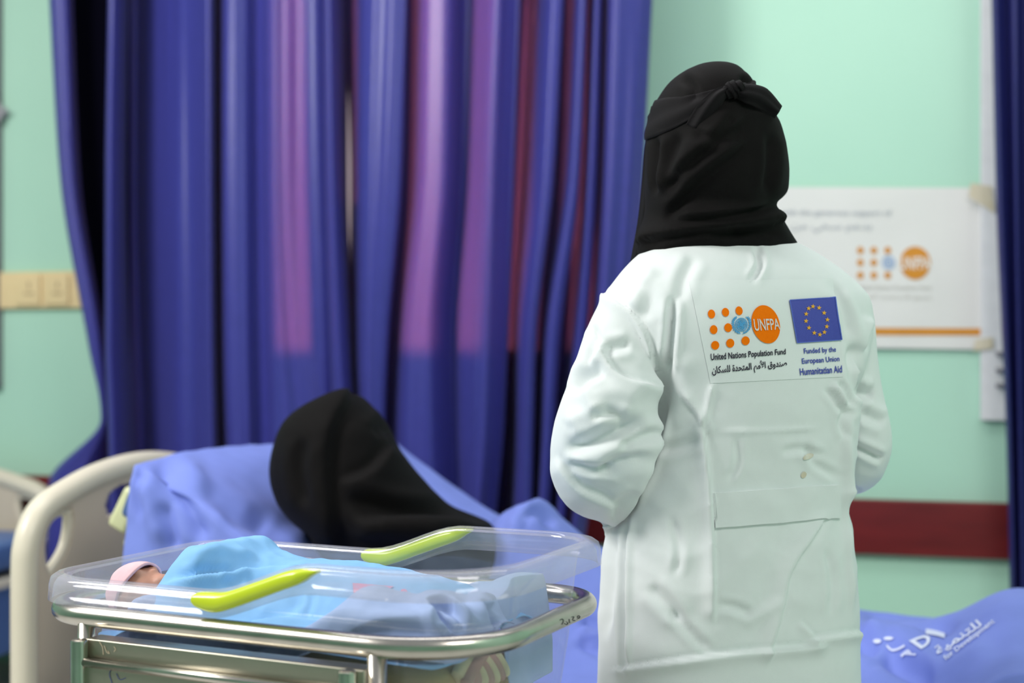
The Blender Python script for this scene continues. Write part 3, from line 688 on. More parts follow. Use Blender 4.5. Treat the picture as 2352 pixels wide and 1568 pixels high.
# back belt: a raised double layer of cloth
def raised(q, nx, ny, h, name, mtl, parent, C):
    v, f = rect(q, nx, ny); top = []; low = []
    for a, b in v:
        k = C.hit(a, b); top.append(k[0] + k[1] * h); low.append(k[0] - k[1] * .002)
    n = len(v); b = [j for j in range(nx)] + [(i + 1) * nx - 1 for i in range(1, ny)] + [(ny - 1) * nx + j for j in reversed(range(nx - 1))] + [i * nx for i in reversed(range(1, ny - 1))]
    ff = list(f) + [(b[i], n + b[i], n + b[(i + 1) % len(b)], b[(i + 1) % len(b)]) for i in range(len(b))]
    return fix_normals(auto_smooth(obj(name, np.vstack([top, low]), ff, mtl, parent), 50))
raised([(1642, 1212), (1928, 1188), (1925, 1112), (1637, 1132)], 40, 10, .0045, 'back_belt', M['coat'], coat, CC)
m = MB(); CC.put(m, *disc(1856, 1048, 13, 6, -.4, 4, 20), .0012); CC.put(m, *disc(1845, 1090, 6, 8, .5, 4, 18), .0012); m.build('stain', M['stain'], coat)

# head covering
hij = rings([(146, 1632, 1642, .004, -.005), (149, 1606, 1668, .030), (158, 1580, 1693, .058), (178, 1547, 1714, .080), (208, 1520, 1738, .098), (250, 1497, 1772, .110), (300, 1489, 1795, .116), (350, 1484, 1804, .118),
             (400, 1482, 1808, .118), (436, 1481, 1808, .114), (455, 1481, 1797, .108), (470, 1481, 1779, .100), (487, 1480, 1781, .096), (510, 1478, 1802, .094), (532, 1473, 1815, .092), (552, 1468, 1828, .088), (575, 1463, 1840, .08), (640, 1500, 1830, .06)], NY + .005, 120, 96, math.radians(18), 2.15)
mb = MB().grid(hij, True, True, True)
hv, hf, he = remesh(mb, .0045, 3)
hn = vnormals(hv, hf)
HS = [('s', 22, .011, [(1516, 455), (1606, 356), (1720, 266)]), ('s', 22, .011, [(1519, 516), (1597, 418), (1722, 322)]), ('s', 18, .010, [(1540, 506), (1681, 488), (1774, 462)]), ('S', 16, .010, [(1500, 552), (1600, 528), (1698, 520), (1776, 510)]),
      ('v', 9, .008, [(1509, 310), (1512, 380), (1514, 450)]), ('v', 16, .007, [(1560, 300), (1548, 370), (1552, 440)]), ('v', 10, .004, [(1560, 175), (1590, 200), (1600, 240)]), ('v', 10, .005, [(1590, 300), (1640, 320), (1690, 260)]),
      ('v', 12, .005, [(1770, 300), (1770, 380), (1760, 450)]), ('v', 9, .006, [(1700, 175), (1720, 190), (1735, 200)]), ('v', 14, .006, [(1620, 545), (1720, 535), (1810, 540)]), ('r', 20, .006, [(1490, 575), (1600, 545), (1700, 545)])]
hv = lap(hv + hn * (1.6 * folds(hv, hn, HS) + .0012 * waves(hv[:, 0], hv[:, 2], 30, 5))[:, None], he, 1, .3)
hijab = obj('hijab', hv, hf, M['black'], nurse)
HC = Cloth(hijab)
def ribbon(C, poly_top, poly_bot, nx, ny, h, name, mtl, parent, wob=.0015, seed=3):
    a = spline(poly_top, nx); b = spline(poly_bot, nx); g = np.zeros((ny, nx, 3)); last = None
    for i in range(ny):
        for j in range(nx):
            p = a[j] * (1 - i / (ny - 1)) + b[j] * i / (ny - 1); k = C.hit(*p)
            for _ in range(40):
                if k is not None: break
                p = p + .04 * (np.array([1640, 330]) - p); k = C.hit(*p)
            if k is None: k = last
            last = k; e = math.sin(math.pi * i / (ny - 1))
            g[i, j] = k[0] + k[1] * (h * (.35 + .65 * e) + wob * math.sin(9 * i / (ny - 1) + 5 * j / nx))
    o = MB().grid(g).build(name, mtl, parent); md = o.modifiers.new('t', 'SOLIDIFY'); md.thickness = .002; md.offset = -1; return o
ribbon(HC, [(1500, 236), (1530, 228), (1580, 222), (1640, 207), (1676, 200)], [(1486, 322), (1510, 312), (1555, 292), (1610, 262), (1676, 222)], 44, 14, .004, 'niqab_band', M['black2'], nurse)
ribbon(HC, [(1690, 200), (1712, 192), (1730, 186)], [(1690, 218), (1715, 215), (1738, 212)], 14, 8, .004, 'niqab_band', M['black2'], nurse)
# knot and its two tails
kx = HC.hit(1683, 208)[0]
m = MB(); m.ell(kx + np.array([0, -.008, 0]), (.017, .013, .014)); m.ell(kx + np.array([.008, -.012, .004]), (.010, .010, .009)); kv = [np.array(x) for x in m.v]
kvv = np.vstack(kv); kvv += .0018 * np.sin(kvv[:, :1] * 700 + kvv[:, 2:] * 500)
obj('niqab_knot', kvv, m.f, M['black2'], nurse)
def tail(pts, wid, nrm_off, name, roll):
    c = spline([p for p in pts], 26); w = np.interp(np.linspace(0, 1, 26), np.linspace(0, 1, len(wid)), wid)
    t = np.gradient(c, axis=0); t /= np.linalg.norm(t, axis=1)[:, None]; n = np.array([0, -1., 0]); g = []
    for i in range(26):
        sd = np.cross(t[i], n); sd /= np.linalg.norm(sd); q = np.linspace(-1, 1, 13)
        g.append(c[i] + q[:, None] * sd * w[i] + (np.cos(q * 2.6 + roll)[:, None] - .3) * n * .006 + np.sin(q * 7)[:, None] * n * .0015)
    o = MB().grid(np.array(g)).build(name, M['black2'], nurse); md = o.modifiers.new('t', 'SOLIDIFY'); md.thickness = .002; return o
kY = kx[1]
tail([P(1672, 204, kY - .012), P(1648, 222, kY - .018), P(1622, 256, kY - .014), P(1598, 296, kY - .006)], [.008, .013, .017, .0165], 0, 'niqab_tail', .2)
tail([P(1690, 210, kY - .012), P(1718, 213, kY - .016), P(1752, 224, kY - .004), P(1790, 256, kY + .02)], [.009, .016, .018, .012], 0, 'niqab_tail', -.2)
# face veil hanging at the far left of the head
a = spline([(1483, 318), (1481, 345), (1476, 420), (1468, 500), (1455, 575), (1449, 606)], 40); b = spline([(1512, 312), (1510, 345), (1506, 420), (1500, 500), (1492, 560), (1486, 590)], 40)
g = np.zeros((40, 16, 3))
for i in range(40):
    for j in range(16):
        q = j / 15; p = a[i] * (1 - q) + b[i] * q
        g[i, j] = P(p[0], p[1], NY + .055 - .075 * q + .008 * math.sin(q * 11 + i * .05))
o = MB().grid(g).build('face_veil', M['black'], nurse); md = o.modifiers.new('t', 'SOLIDIFY'); md.thickness = .002

# body under the clothes, skirt and shoes
hc = P(1640, 330, NY + .01); nx_, ny_ = hc[0], hc[1]
bp = [(nx_ + .02, NY, .86), (nx_ + .02, NY, 1.02), (nx_ + .02, NY, 1.18), (nx_ + .012, NY, 1.30), (nx_ + .005, NY, 1.385), (nx_, NY, 1.45), (nx_, NY - .005, 1.52), (nx_, NY, 1.565)]
br = [.085, .08, .085, .07, .035, .06, .07, .04]; be = [(i, i + 1) for i in range(7)]
def limb(root, pts, rs):
    b = len(bp); bp.extend([tuple(p) for p in pts]); br.extend(rs); be.append((root, b)); be.extend((b + i, b + i + 1) for i in range(len(pts) - 1)); return b + len(pts) - 1
for s_, elb, hand, sh in ((-1, P(1374, 1060, 2.25), P(1600, 1060, 2.60), P(1450, 680, 2.28)), (1, P(1968, 1030, 2.40), P(1740, 1040, 2.66), P(1930, 690, 2.37))):
    k = limb(3, [sh, sh * .5 + elb * .5, elb, elb * .5 + hand * .5, hand], [.032, .03, .027, .024, .018])
    d = (hand - elb) / np.linalg.norm(hand - elb); pal = hand + d * .07; kp = limb(k, [hand + d * .035], [.022]); 
    sd = np.cross(d, [0, 0, 1.]); sd /= np.linalg.norm(sd)
    for q, ln in ((-1.5, .058), (-.5, .070), (.5, .074), (1.5, .066)):
        r0 = pal + sd * q * .018; limb(kp, [r0, r0 + d * ln * .5 - np.array([0, 0, .006]), r0 + d * ln - np.array([0, 0, .022])], [.009, .008, .0065])
    t0 = hand + d * .02 + np.array([0, 0, .015]) - sd * s_ * .02; limb(kp, [t0 + d * .02 - sd * s_ * .015, t0 + d * .05 - sd * s_ * .018], [.010, .008])
for s_ in (-1, 1):
    limb(0, [(nx_ + .02 + s_ * .08, NY, .80), (nx_ + .02 + s_ * .08, NY - .01, .48), (nx_ + .02 + s_ * .08, NY + .01, .10), (nx_ + .02 + s_ * .08, NY + .10, .05)], [.07, .05, .035, .03])
skin_body('body', bp, be, br, M['skin'], nurse)
sk = []
for i, (z, hw, hd) in enumerate([(.60, .17, .125), (.48, .18, .13), (.30, .19, .14), (.15, .20, .15), (.06, .205, .155)]):
    a = np.linspace(0, math.tau, 80, endpoint=False); fl = 1 + (.02 + .03 * i / 4) * np.sin(a * 11)
    sk.append(np.stack([nx_ + .02 + hw * fl * np.cos(a), NY + .03 + hd * fl * np.sin(a), np.full(80, z)], 1))
sk = np.array(sk); o = MB().grid(sk, True).build('skirt', M['black'], nurse); md = o.modifiers.new('t', 'SOLIDIFY'); md.thickness = .003
for s_ in (-1, 1):
    m = MB(); c = np.array([nx_ + .02 + s_ * .08, NY + .07, .0]); m.ell(c + [0, .0, .04], (.047, .13, .045)); v = np.vstack(m.v); v[:, 2] = np.maximum(v[:, 2], 0); obj('shoe', v, m.f, M['rubber'], nurse)

# ------------------------------------------------------------------ the patient's bed
BO = np.array([-1.10, 3.15]); ba = math.radians(20); BD = np.array([math.cos(ba), -math.sin(ba)]); BN = np.array([math.sin(ba), math.cos(ba)])
def bp3(s, t, z, O=None, D=None, N=None):
    O = BO if O is None else O; D = BD if D is None else D; N = BN if N is None else N
    q = O + s * D + t * N; return np.array([q[0], q[1], z])
BAX = np.array([[BD[0], BD[1], 0], [BN[0], BN[1], 0], [0, 0, 1]])
def hb_tz(px, py):
    """pixel -> (t, z) on the headboard plane"""
    r = (px - CX) / F; t = (r * BO[1] - BO[0]) / (BN[0] - r * BN[1]); Y = BO[1] + t * BN[1]; return np.array([t, CZ - (py - CY) * Y / F])
BW = .92
arch = [(0, .10), (0, .40), (.0, .68), (.008, .755), (.035, .803), (.075, .832), (.15, .856), (.25, .880), (.36, .895), (.46, .900)]
arch = arch + [(BW - t, z) for t, z in reversed(arch[:-1])]
def headboard(O, D, N, parent, fr, pn):
    loc = lambda t, z, off: bp3(off, t, z, O, D, N)
    ap = spline([(t, z) for t, z in arch], 120)
    c = np.array([loc(np.clip(t, .03, BW - .03) if False else t * (1 - .0) , z, 0) for t, z in ap])
    m = MB(); cc = np.array([loc(.03 + t * (BW - .06) / BW, z - .028, 0) for t, z in ap]); m.tube(cc, .030, 18, up=(D[0], D[1], 0), sec=(1.0, 1.0))
    fo = m.build(fr, M['bedplastic'], parent)
    # panel filling with two lens-shaped corner openings and a hand opening
    def in_poly(x, y, poly):
        poly = np.asarray(poly); n = len(poly); ins = np.zeros(len(x), bool)
        for i in range(n):
            x0, y0 = poly[i]; x1, y1 = poly[(i + 1) % n]
            cnd = ((y0 > y) != (y1 > y)) & (x < (x1 - x0) * (y - y0) / (y1 - y0 + 1e-12) + x0); ins ^= cnd
        return ins
    lens = [hb_tz(*p) for p in ((150, 1170), (122, 1180), (102, 1205), (93, 1240), (92, 1270), (96, 1300), (104, 1318), (122, 1297), (142, 1262), (152, 1225), (155, 1190))]
    hand = [hb_tz(*p) for p in ((300, 1108), (262, 1118), (240, 1135), (233, 1158), (236, 1183), (262, 1178), (300, 1172))]
    hand = [np.array(q) for q in hand]; hand = hand + [np.array([BW - q[0], q[1]]) for q in reversed(hand)]
    lens_s = spline(lens + [lens[0]], 60); lens2 = np.stack([BW - lens_s[:, 0], lens_s[:, 1]], 1)
    nx, ny = 150, 130; T, Z = np.meshgrid(np.linspace(.03, BW - .03, nx), np.linspace(.22, .89, ny)); x, y = T.ravel(), Z.ravel()
    top = np.interp(x, ap[:60, 0], ap[:60, 1]) ; xs = np.where(x > BW / 2, BW - x, x); top = np.interp(xs, ap[:61, 0], ap[:61, 1]) - .028
    hole = in_poly(x, y, lens_s) | in_poly(x, y, lens2) | in_poly(x, y, hand) | (y > top)
    ok = (~hole).reshape(ny, nx); q = ok[:-1, :-1] & ok[1:, :-1] & ok[:-1, 1:] & ok[1:, 1:]
    vs = [loc(a, b, 0) for a, b in zip(x, y)]; fs = [(i * nx + j, i * nx + j + 1, (i + 1) * nx + j + 1, (i + 1) * nx + j) for i, j in zip(*np.where(q))]
    used = sorted({k for f in fs for k in f}); mp = {k: i for i, k in enumerate(used)}
    po = obj(pn, [vs[k] for k in used], [tuple(mp[k] for k in f) for f in fs], M['bedpanel'], parent)
    md = po.modifiers.new('t', 'SOLIDIFY'); md.thickness = .03; md.offset = 0
    for L_ in (lens_s, lens2):   # moulded rim of the corner opening
        m = MB(); p = np.array([loc(a, b, 0) for a, b in L_[:-1]]); k = len(p)
        t = np.roll(p, -1, 0) - np.roll(p, 1, 0); t /= np.linalg.norm(t, axis=1)[:, None]; nn = np.array([D[0], D[1], 0]); sd = np.cross(t, nn); a = np.linspace(0, math.tau, 10, endpoint=False)
        g = p[:, None] + 0.0105 * (np.cos(a)[None, :, None] * sd[:, None] * 1.1 + np.sin(a)[None, :, None] * nn * 1.2); m.grid(np.concatenate([g, g[:1]]), True)
        m.build('opening_rim', M['bedplastic'], po)

def bed(name, label, O, D, N, raised_back, parent_loc, foot=True):
    ax = np.array([[D[0], D[1], 0], [N[0], N[1], 0], [0, 0, 1]])
    t = thing(name, label, 'bed', tuple(parent_loc)); g = lambda s, tt, z: bp3(s, tt, z, O, D, N)
    headboard(O, D, N, t, 'headboard_frame', 'headboard_panel')
    m = MB(); 
    for tt in (.05, BW - .05): m.box(g(1.03, tt, .36), (1.0, .02, .035), ax, .006)
    for s in (.3, 1.0, 1.7): m.box(g(s, BW / 2, .36), (.02, BW / 2 - .05, .02), ax, .004)
    auto_smooth(m.build('bed_frame', M['steelw'], t))
    for s in (.12, 1.92):
        for tt in (.08, BW - .08):
            m = MB(); m.cyl(g(s, tt, .09), g(s, tt, .35), .022); l = m.build('leg', M['steelw'], t)
            m = MB(); e = np.array([N[0], N[1], 0]) * .018; c = g(s, tt, .055); m.cyl(c - e, c + e, .055, bev=.008); m.build('caster', M['rubber'], l)
    if foot:
        m = MB(); p = [(.0, .12), (.0, .40), (.01, .50), (.06, .545), (.25, .56), (.46, .565)]; p = p + [(BW - a, b) for a, b in reversed(p[:-1])]
        m.tube([g(2.08, .03 + a * (BW - .06) / BW, b - .02) for a, b in spline(p, 70)], .028, 16, up=(D[0], D[1], 0)); fo = m.build('footboard_frame', M['bedplastic'], t)
        m = MB(); m.box(g(2.08, BW / 2, .36), (.014, BW / 2 - .03, .16), ax, .006); auto_smooth(m.build('footboard_panel', M['bedpanel'], t))
    # mattress as a swept slab, its head part raised
    prof = [(.06, .46), (.8, .46), (2.02, .46)] if not raised_back else [(.27, .84), (.36, .80), (.60, .645), (.80, .535), (.95, .475), (1.2, .46), (2.02, .46)]
    pr = spline(prof, 60) ; rows = []
    for s, z in pr:
        tt = np.concatenate([np.linspace(.03, BW - .03, 14)]); rows.append(pr[0] * 0)
    tng = np.gradient(pr, axis=0); tng /= np.linalg.norm(tng, axis=1)[:, None]; nr = np.stack([-tng[:, 1], tng[:, 0]], 1)
    sec = []
    for a in np.linspace(0, math.tau, 40, endpoint=False):
        c, s = math.cos(a), math.sin(a); sec.append((BW / 2 + (BW / 2 - .03) * np.sign(c) * abs(c)**.18, .055 * np.sign(s) * abs(s)**.35))
    gg = np.array([[g(pr[i, 0] + nr[i, 0] * h, a, pr[i, 1] + nr[i, 1] * h) for a, h in sec] for i in range(60)])
    m = MB().grid(gg, True, True, True); auto_smooth(m.build('mattress', M['mattress'], t), 60)
    return t
bd = bed('hospital_bed', 'cream hospital bed with raised back under the reclining patient', BO, BD, BN, True, (BO[0], BO[1], 0))
m = MB(); c = hb_tz(285, 1170); q = bp3(.20, .12, .84)
m.box(P(300, 1168, 3.17), (.026, .03, .05), np.array([[.85, -.2, -.45], [.2, .97, 0], [.45, -.1, .88]]), .014)
m.box(P(318, 1222, 3.17), (.014, .025, .035), np.array([[.85, -.2, -.45], [.2, .97, 0], [.45, -.1, .88]]), .008)
o = auto_smooth(m.build('back_section_corner', M['lemon'], bd)); o['label'] = 'pale yellow plastic corner'

# second bed by the wall
N2 = np.array([-E_[0], -E_[1]]); D2 = M_.copy(); O2 = W0 + ws(133, .16) * E_ + .13 * M_
def shift_arch(dz):
    global arch
    arch = [(t, z + (dz if z > .3 else 0)) for t, z in arch]
shift_arch(-.155)
_hb = hb_tz
def hb_tz(px, py):
    q = _hb(px, py); return np.array([q[0], q[1] - .155])
b2 = bed('hospital_bed', 'empty cream hospital bed with slate blue mattress against the wall at far left', O2, D2, N2, False, (O2[0], O2[1], 0))

X2 = np.array([[D2[0], D2[1], 0], [N2[0], N2[1], 0], [0, 0, 1]])
m = MB(); m.box(bp3(1.0, BW / 2, .25, O2, D2, N2), (.93, BW / 2 - .02, .11), X2, .01); auto_smooth(m.build('base_cover', M['mattress'], b2))
m = MB(); m.box(bp3(1.0, -.005, .385, O2, D2, N2), (.95, .012, .014), X2, .004); auto_smooth(m.build('side_strip', M['bedplastic'], b2))
# ------------------------------------------------------------------ sheets on the patient's bed
def drape(s, t, near_drop, far_drop, hfun, edge_n=.0, edge_f=BW, r=.04):
    """t runs past the bed edges; beyond them the cloth hangs"""
    return None
def cloth_grid(svals, tvals, hfun, hang, seed, folds_list=None, amp=.012, name='', mtl=None, push=.02):
    S, T = np.meshgrid(svals, tvals, indexing='ij'); G = np.zeros(S.shape + (3,))
    tc = np.clip(T, .0, BW); over = np.where(T < 0, -T, np.where(T > BW, T - BW, 0)); sgn = np.where(T < 0, -1., np.where(T > BW, 1., 0))
    z = hfun(S, tc) - np.maximum(over - .02, 0) - .006 * np.minimum(over, .03) / .03
    bulge = np.minimum(over, .05) * .45 + sstep(.03, .25, over) * (amp * (1 + np.sin(S * 21 + 2.0 * np.sin(S * 6 + seed)) ) + .012)
    tt = tc + sgn * bulge
    q = BO[None, None] + S[..., None] * BD + tt[..., None] * BN
    G[..., :2] = q; G[..., 2] = np.maximum(z, .06)
    v = G.reshape(-1, 3); f = grid_faces(*S.shape); n = vnormals(v, f); 
    if n[:, 2].mean() < 0: n = -n
    d = .0035 * waves(S.ravel(), T.ravel(), 9, seed) + .0008 * waves(S.ravel(), T.ravel(), 26, seed + 1, ridged=True)
    if folds_list:
        fd = folds(v, n, folds_list); d = d + 1.15 * fd
    return v + n * d[:, None], f

def back_h(S, T):
    h = pchip([-.05, .10, .20, .27, .36, .60, .80, .95, 1.2], [.60, .70, .895, .925, .905, .755, .635, .568, .545], S)
    h = h + .085 * sstep(.45, .9, T) * sstep(.3, .46, S) * sstep(1.05, .8, S)
    return h + .012 * np.sin(T * 5) * np.exp(-((S - .3) / .2)**2)
v, f = cloth_grid(np.linspace(.315, 1.15, 120), np.linspace(-.36, BW + .05, 130), back_h, None, 4,
  [('v', 26, .020, [(350, 1060), (420, 1150), (480, 1250)]), ('v', 22, .016, [(440, 1110), (540, 1180), (680, 1240)]), ('v', 16, .014, [(372, 1150), (390, 1200), (410, 1265)]), ('r', 22, .015, [(330, 1090), (350, 1170), (375, 1255)]),
   ('r', 26, .012, [(400, 1060), (480, 1130), (600, 1200)]), ('v', 14, .008, [(330, 1060), (318, 1120), (335, 1200)]), ('r', 20, .010, [(600, 1200), (680, 1230), (720, 1235)])])
o = obj('bed_sheet', v, f, M['sheet']); md = o.modifiers.new('t', 'SOLIDIFY'); md.thickness = .002
tag(o, 'cornflower blue sheet draped over the raised bed back behind the veiled patient', 'sheet')
def leg_h(S, T):
    sh_ = np.interp(S, [.80, .90, 1.0, 1.06, 1.16, 1.34, 1.5, 1.7], [.14, .19, .265, .285, .20, .11, .08, .05])
    knee = sh_ * np.exp(-(np.abs(T - .46) / .24)**2.6)
    legs = .0 * np.exp(-((T - .40) / .2)**2) * sstep(.85, 1.1, S) * sstep(2.0, 1.6, S)
    ft = .035 * sstep(1.88, 2.1, S) - .015 * sstep(1.6, 1.85, S) * sstep(.5, .9, T) + .05 * np.exp(-((S - 2.1) / .1)**2)
    return .535 + knee + legs * .5 + ft + .010 * np.sin(S * 9 + T * 5) * sstep(1.2, 1.4, S)
v, f = cloth_grid(np.linspace(.86, 2.16, 150), np.linspace(-.42, BW + .12, 130), leg_h, None, 8,
  [('v', 14, .018, [(1190, 1200), (1225, 1178), (1275, 1205)]), ('r', 14, .012, [(1160, 1220), (1200, 1190), (1260, 1190)]), ('v', 12, .014, [(1330, 1420), (1365, 1432), (1400, 1445)]), ('v', 12, .014, [(1325, 1468), (1360, 1486), (1400, 1502)]), ('r', 12, .012, [(1325, 1445), (1360, 1462), (1400, 1472)]),
   ('v', 20, .022, [(1970, 1408), (2080, 1432), (2210, 1438)]), ('v', 22, .022, [(2020, 1500), (2070, 1530), (2150, 1568)]), ('r', 20, .016, [(1975, 1435), (2060, 1450), (2140, 1446)]), ('v', 16, .016, [(1960, 1478), (2000, 1492), (2020, 1500)]), ('r', 26, .014, [(2060, 1505), (2180, 1535), (2290, 1470)])])
bl = obj('blanket', v, f, M['sheet'])
tag(bl, 'cornflower blue blanket with white lettering spread over the foot of the bed', 'blanket')
BLC = Cloth(bl); m = MB()
v, f = text('D', .03); BLC.put(m, quad(v, [(2117, 1493), (2142, 1476), (2130, 1456), (2088, 1474)]), f, .003)
BLC.put(m, *line([(2126, 1452), (2150, 1456), (2172, 1462)], 12, 12), .003)
v, f = text('for Development', .012); BLC.put(m, quad(v, [(2176, 1522), (2290, 1434), (2280, 1422), (2166, 1510)]), f, .003)
v, f = text(AR_DEV, .02); BLC.put(m, quad(v, [(2158, 1512), (2262, 1442), (2246, 1424), (2142, 1492)]), f, .003)
BLC.put(m, *disc(2016, 1474, 9, 5, .1, 3, 16), .003); BLC.put(m, *disc(2042, 1468, 12, 4, -.05, 3, 16), .003)
BLC.put(m, *line([(2036, 1484), (2048, 1494), (2064, 1492), (2080, 1484)], 5, 16), .003); BLC.put(m, *line([(2072, 1508), (2088, 1496), (2094, 1504)], 6, 10), .003); BLC.put(m, *line([(2080, 1502), (2106, 1504)], 4, 6), .003)
m.build('printed_lettering', M['sheetp'], bl)

# ------------------------------------------------------------------ the patient
PYc = 3.14
pat = thing('person', 'reclining person under a black veil propped on the raised blue bed back', 'person', tuple(np.append(P(800, 784, PYc)[:2], .55)))
pv = rings([(904, 800, 815, .01, .0), (909, 770, 828, .05), (915, 738, 838, .075), (928, 702, 850, .095), (952, 666, 872, .11), (985, 641, 897, .125), (1015, 629, 910, .13), (1050, 620, 931, .135), (1080, 617, 956, .14), (1110, 620, 981, .145),
            (1140, 629, 1006, .15), (1165, 643, 1045, .155), (1185, 660, 1102, .16), (1200, 676, 1130, .16), (1215, 703, 1136, .155), (1240, 727, 1142, .15), (1275, 728, 1150, .14), (1330, 735, 1160, .12)], PYc, 90, 96, math.radians(-14), 2.2)
vv, ff, ee = remesh(MB().grid(pv, True, True, True), .007, 4)
nn = vnormals(vv, ff)
PS = [('S', 26, .020, [(770, 1210), (757, 1100), (762, 1000), (800, 915)]), ('s', 24, .018, [(900, 1010), (850, 1080), (770, 1110)]), ('v', 18, .016, [(780, 1140), (900, 1170), (1050, 1180)]), ('s', 20, .016, [(1120, 1200), (980, 1190), (790, 1190)]),
      ('v', 16, .012, [(700, 1000), (690, 1080), (710, 1170)]), ('v', 16, .012, [(905, 1000), (880, 980), (860, 1000)]), ('r', 20, .014, [(800, 1215), (900, 1210), (1050, 1230)])]
vv = lap(vv + nn * (folds(vv, nn, PS) + .002 * waves(vv[:, 0], vv[:, 2], 22, 6))[:, None], ee, 1, .3)
obj('veil', vv, ff, M['black'], pat)
hc = P(765, 1035, PYc); mb = MB(); mb.ell(hc, (.085, .075, .105)); mb.ell(hc + [.05, -.02, -.09], (.05, .05, .06)); mb.ell(P(930, 1230, PYc), (.16, .10, .07)); mb.ell(hc + [.085, -.01, 0], (.014, .012, .02))
s0_ = P(880, 1200, PYc + .03)
for dt in (-.07, .07):
    hp = bp3(.84, .45 + dt, .585); kn = bp3(1.03, .46 + dt * .8, .70); ft = bp3(1.40, .46 + dt, .565)
    mb.tube([s0_ + [0, dt, 0], hp, kn], [.08, .06, .045], 14, sm=20); mb.tube([kn, (kn + ft) / 2, ft], [.05, .042, .032], 14, sm=14); mb.ell(ft + np.array([.05, -.02, .03]), (.03, .03, .055))
bvv, bff, _ = remesh(mb, .011, 4); obj('body', bvv, bff, M['skin'], pat)

# ------------------------------------------------------------------ bassinet
KC = np.array([-.267, 2.05]); ka = math.radians(25.3); KD = np.array([math.cos(ka), -math.sin(ka)]); KN = np.array([math.sin(ka), math.cos(ka)])
def k3(a, b, z):
    q = KC + a * KD + b * KN; return np.array([q[0], q[1], z])
KAX = np.array([[KD[0], KD[1], 0], [KN[0], KN[1], 0], [0, 0, 1]])
ZL, ZR = .851, .896
def rim_z(a): return ZL + (ZR - ZL) * sstep(-.055, .125, a) + .012 * sstep(.2, .35, a) * 0
def rrect(hx, hy, r, n=14, rr=None):
    out = []; q = rr or r
    for cx, cy, a0, r in ((hx - r, hy - r, 0, r), (-hx + r, hy - r, 90, r), (-hx + r, -hy + r, 180, r), (hx - q, -hy + q, 270, q)):
        for k in range(n): a = math.radians(a0 + 90 * k / (n - 1)); out.append((cx + r * math.cos(a), cy + r * math.sin(a)))
    o = np.array(out); res = []
    for i in range(len(o)):
        a, b = o[i], o[(i + 1) % len(o)]; d = np.linalg.norm(b - a); k = max(1, int(d / .02))
        for j in range(k): res.append(a + (b - a) * j / k)
    return np.array(res)
base = rrect(.363, .222, .085, 14, .135)
def ringk(ix, dz, rel):
    """outline pulled in by ix; z = rim + dz (rel) or dz"""
    p = base.copy(); sc = np.array([(.363 - ix) / .363, (.222 - ix) / .222]); p = p * sc
    z = rim_z(base[:, 0]) + dz if rel else np.full(len(p), dz)
    q = KC + p[:, :1] * KD + p[:, 1:] * KN; return np.column_stack([q, z])
bas = thing('bassinet', 'clear newborn bassinet with lime handles on a steel trolley', 'bassinet', (KC[0], KC[1], 0))
prof = [(.075, .655, 0), (.062, .650, 0), (.052, .665, 0), (.046, .70, 0), (.038, .76, 0), (.030, -.045, 1), (.027, -.020, 1), (.024, -.006, 1), (.017, .0, 1), (.008, -.001, 1), (.002, -.007, 1), (.0, -.016, 1), (-.001, -.034, 1)]
g = np.array([ringk(*p) for p in prof[:8]]); m = MB().grid(g, True, True)
tub = m.build('tub', M['acrylic'], bas)
lip = [(.024, -.006), (.022, -.001), (.016, .0012), (.008, .0), (.002, -.005), (0, -.014), (-.001, -.036), (.003, -.037), (.005, -.016), (.009, -.008), (.016, -.004), (.021, -.007)]
g = np.array([ringk(a, b, 1) for a, b in lip + lip[:1]]); fix_normals(MB().grid(g, True).build('rim', M['acrylic_rim'], bas))
 
def on_front(px, py, b):
    """point of the bassinet's front plane (b across) at a pixel"""
    r = (px - CX) / F; O = KC + b * KN; a = (r * O[1] - O[0]) / (KD[0] - r * KD[1]); q = O + a * KD
    return a, CZ - (py - CY) * q[1] / F
for sgn in (-1, 1):
    def hp(a, dz=0): return k3(a, sgn * .2165, 0)[:2]
    tp = np.array([on_front(x, y, -.219) for x, y in ((445, 1366), (452, 1362), (480, 1363), (510, 1364), (540, 1355), (600, 1334), (655, 1314), (680, 1309), (705, 1308), (726, 1309))])
    bt = np.array([on_front(x, y, -.219) for x, y in ((445, 1380), (452, 1390), (470, 1401), (497, 1406), (540, 1393), (600, 1371), (655, 1351), (680, 1343), (705, 1330), (726, 1313))])
    aa = np.concatenate([np.linspace(tp[0, 0], tp[0, 0] + .006, 6)[:-1], np.linspace(tp[0, 0] + .006, tp[-1, 0], 44)]); zt_ = np.interp(aa, tp[:, 0], tp[:, 1]); zb2 = np.interp(aa, bt[:, 0], bt[:, 1])
    sm = lambda q: np.convolve(np.pad(q, 2, 'edge'), np.ones(5) / 5, 'valid'); zt_, zb2 = sm(zt_), sm(zb2)
    c = np.array([np.append(k3(a, sgn * .214, 0)[:2], z) for a, z in zip(aa, (zt_ + zb2) / 2)]); hgt = (zt_ - zb2) / 2 * 1.14
    u = np.linspace(0, 1, len(aa)); wid = .0150 * np.minimum(1, np.sqrt(u / .05 + .15)) * (1 - .5 * sstep(.85, 1, u))
    t = np.gradient(c, axis=0); t /= np.linalg.norm(t, axis=1)[:, None]; sd = np.array([KN[0], KN[1], 0]); a = np.linspace(0, math.tau, 24, endpoint=False)
    up = np.tile([0, 0, 1.], (len(c), 1))
    ce_, se = np.sign(np.cos(a)) * np.abs(np.cos(a))**.75, np.sign(np.sin(a)) * np.abs(np.sin(a))**.75
    gg = c[:, None] + wid[:, None, None] * ce_[None, :, None] * sd + hgt[:, None, None] * se[None, :, None] * up[:, None]
    h = MB().grid(gg, True, True, True).build('handle', M['lime'], bas); fix_normals(h); h['label'] = 'lime green plastic grip'
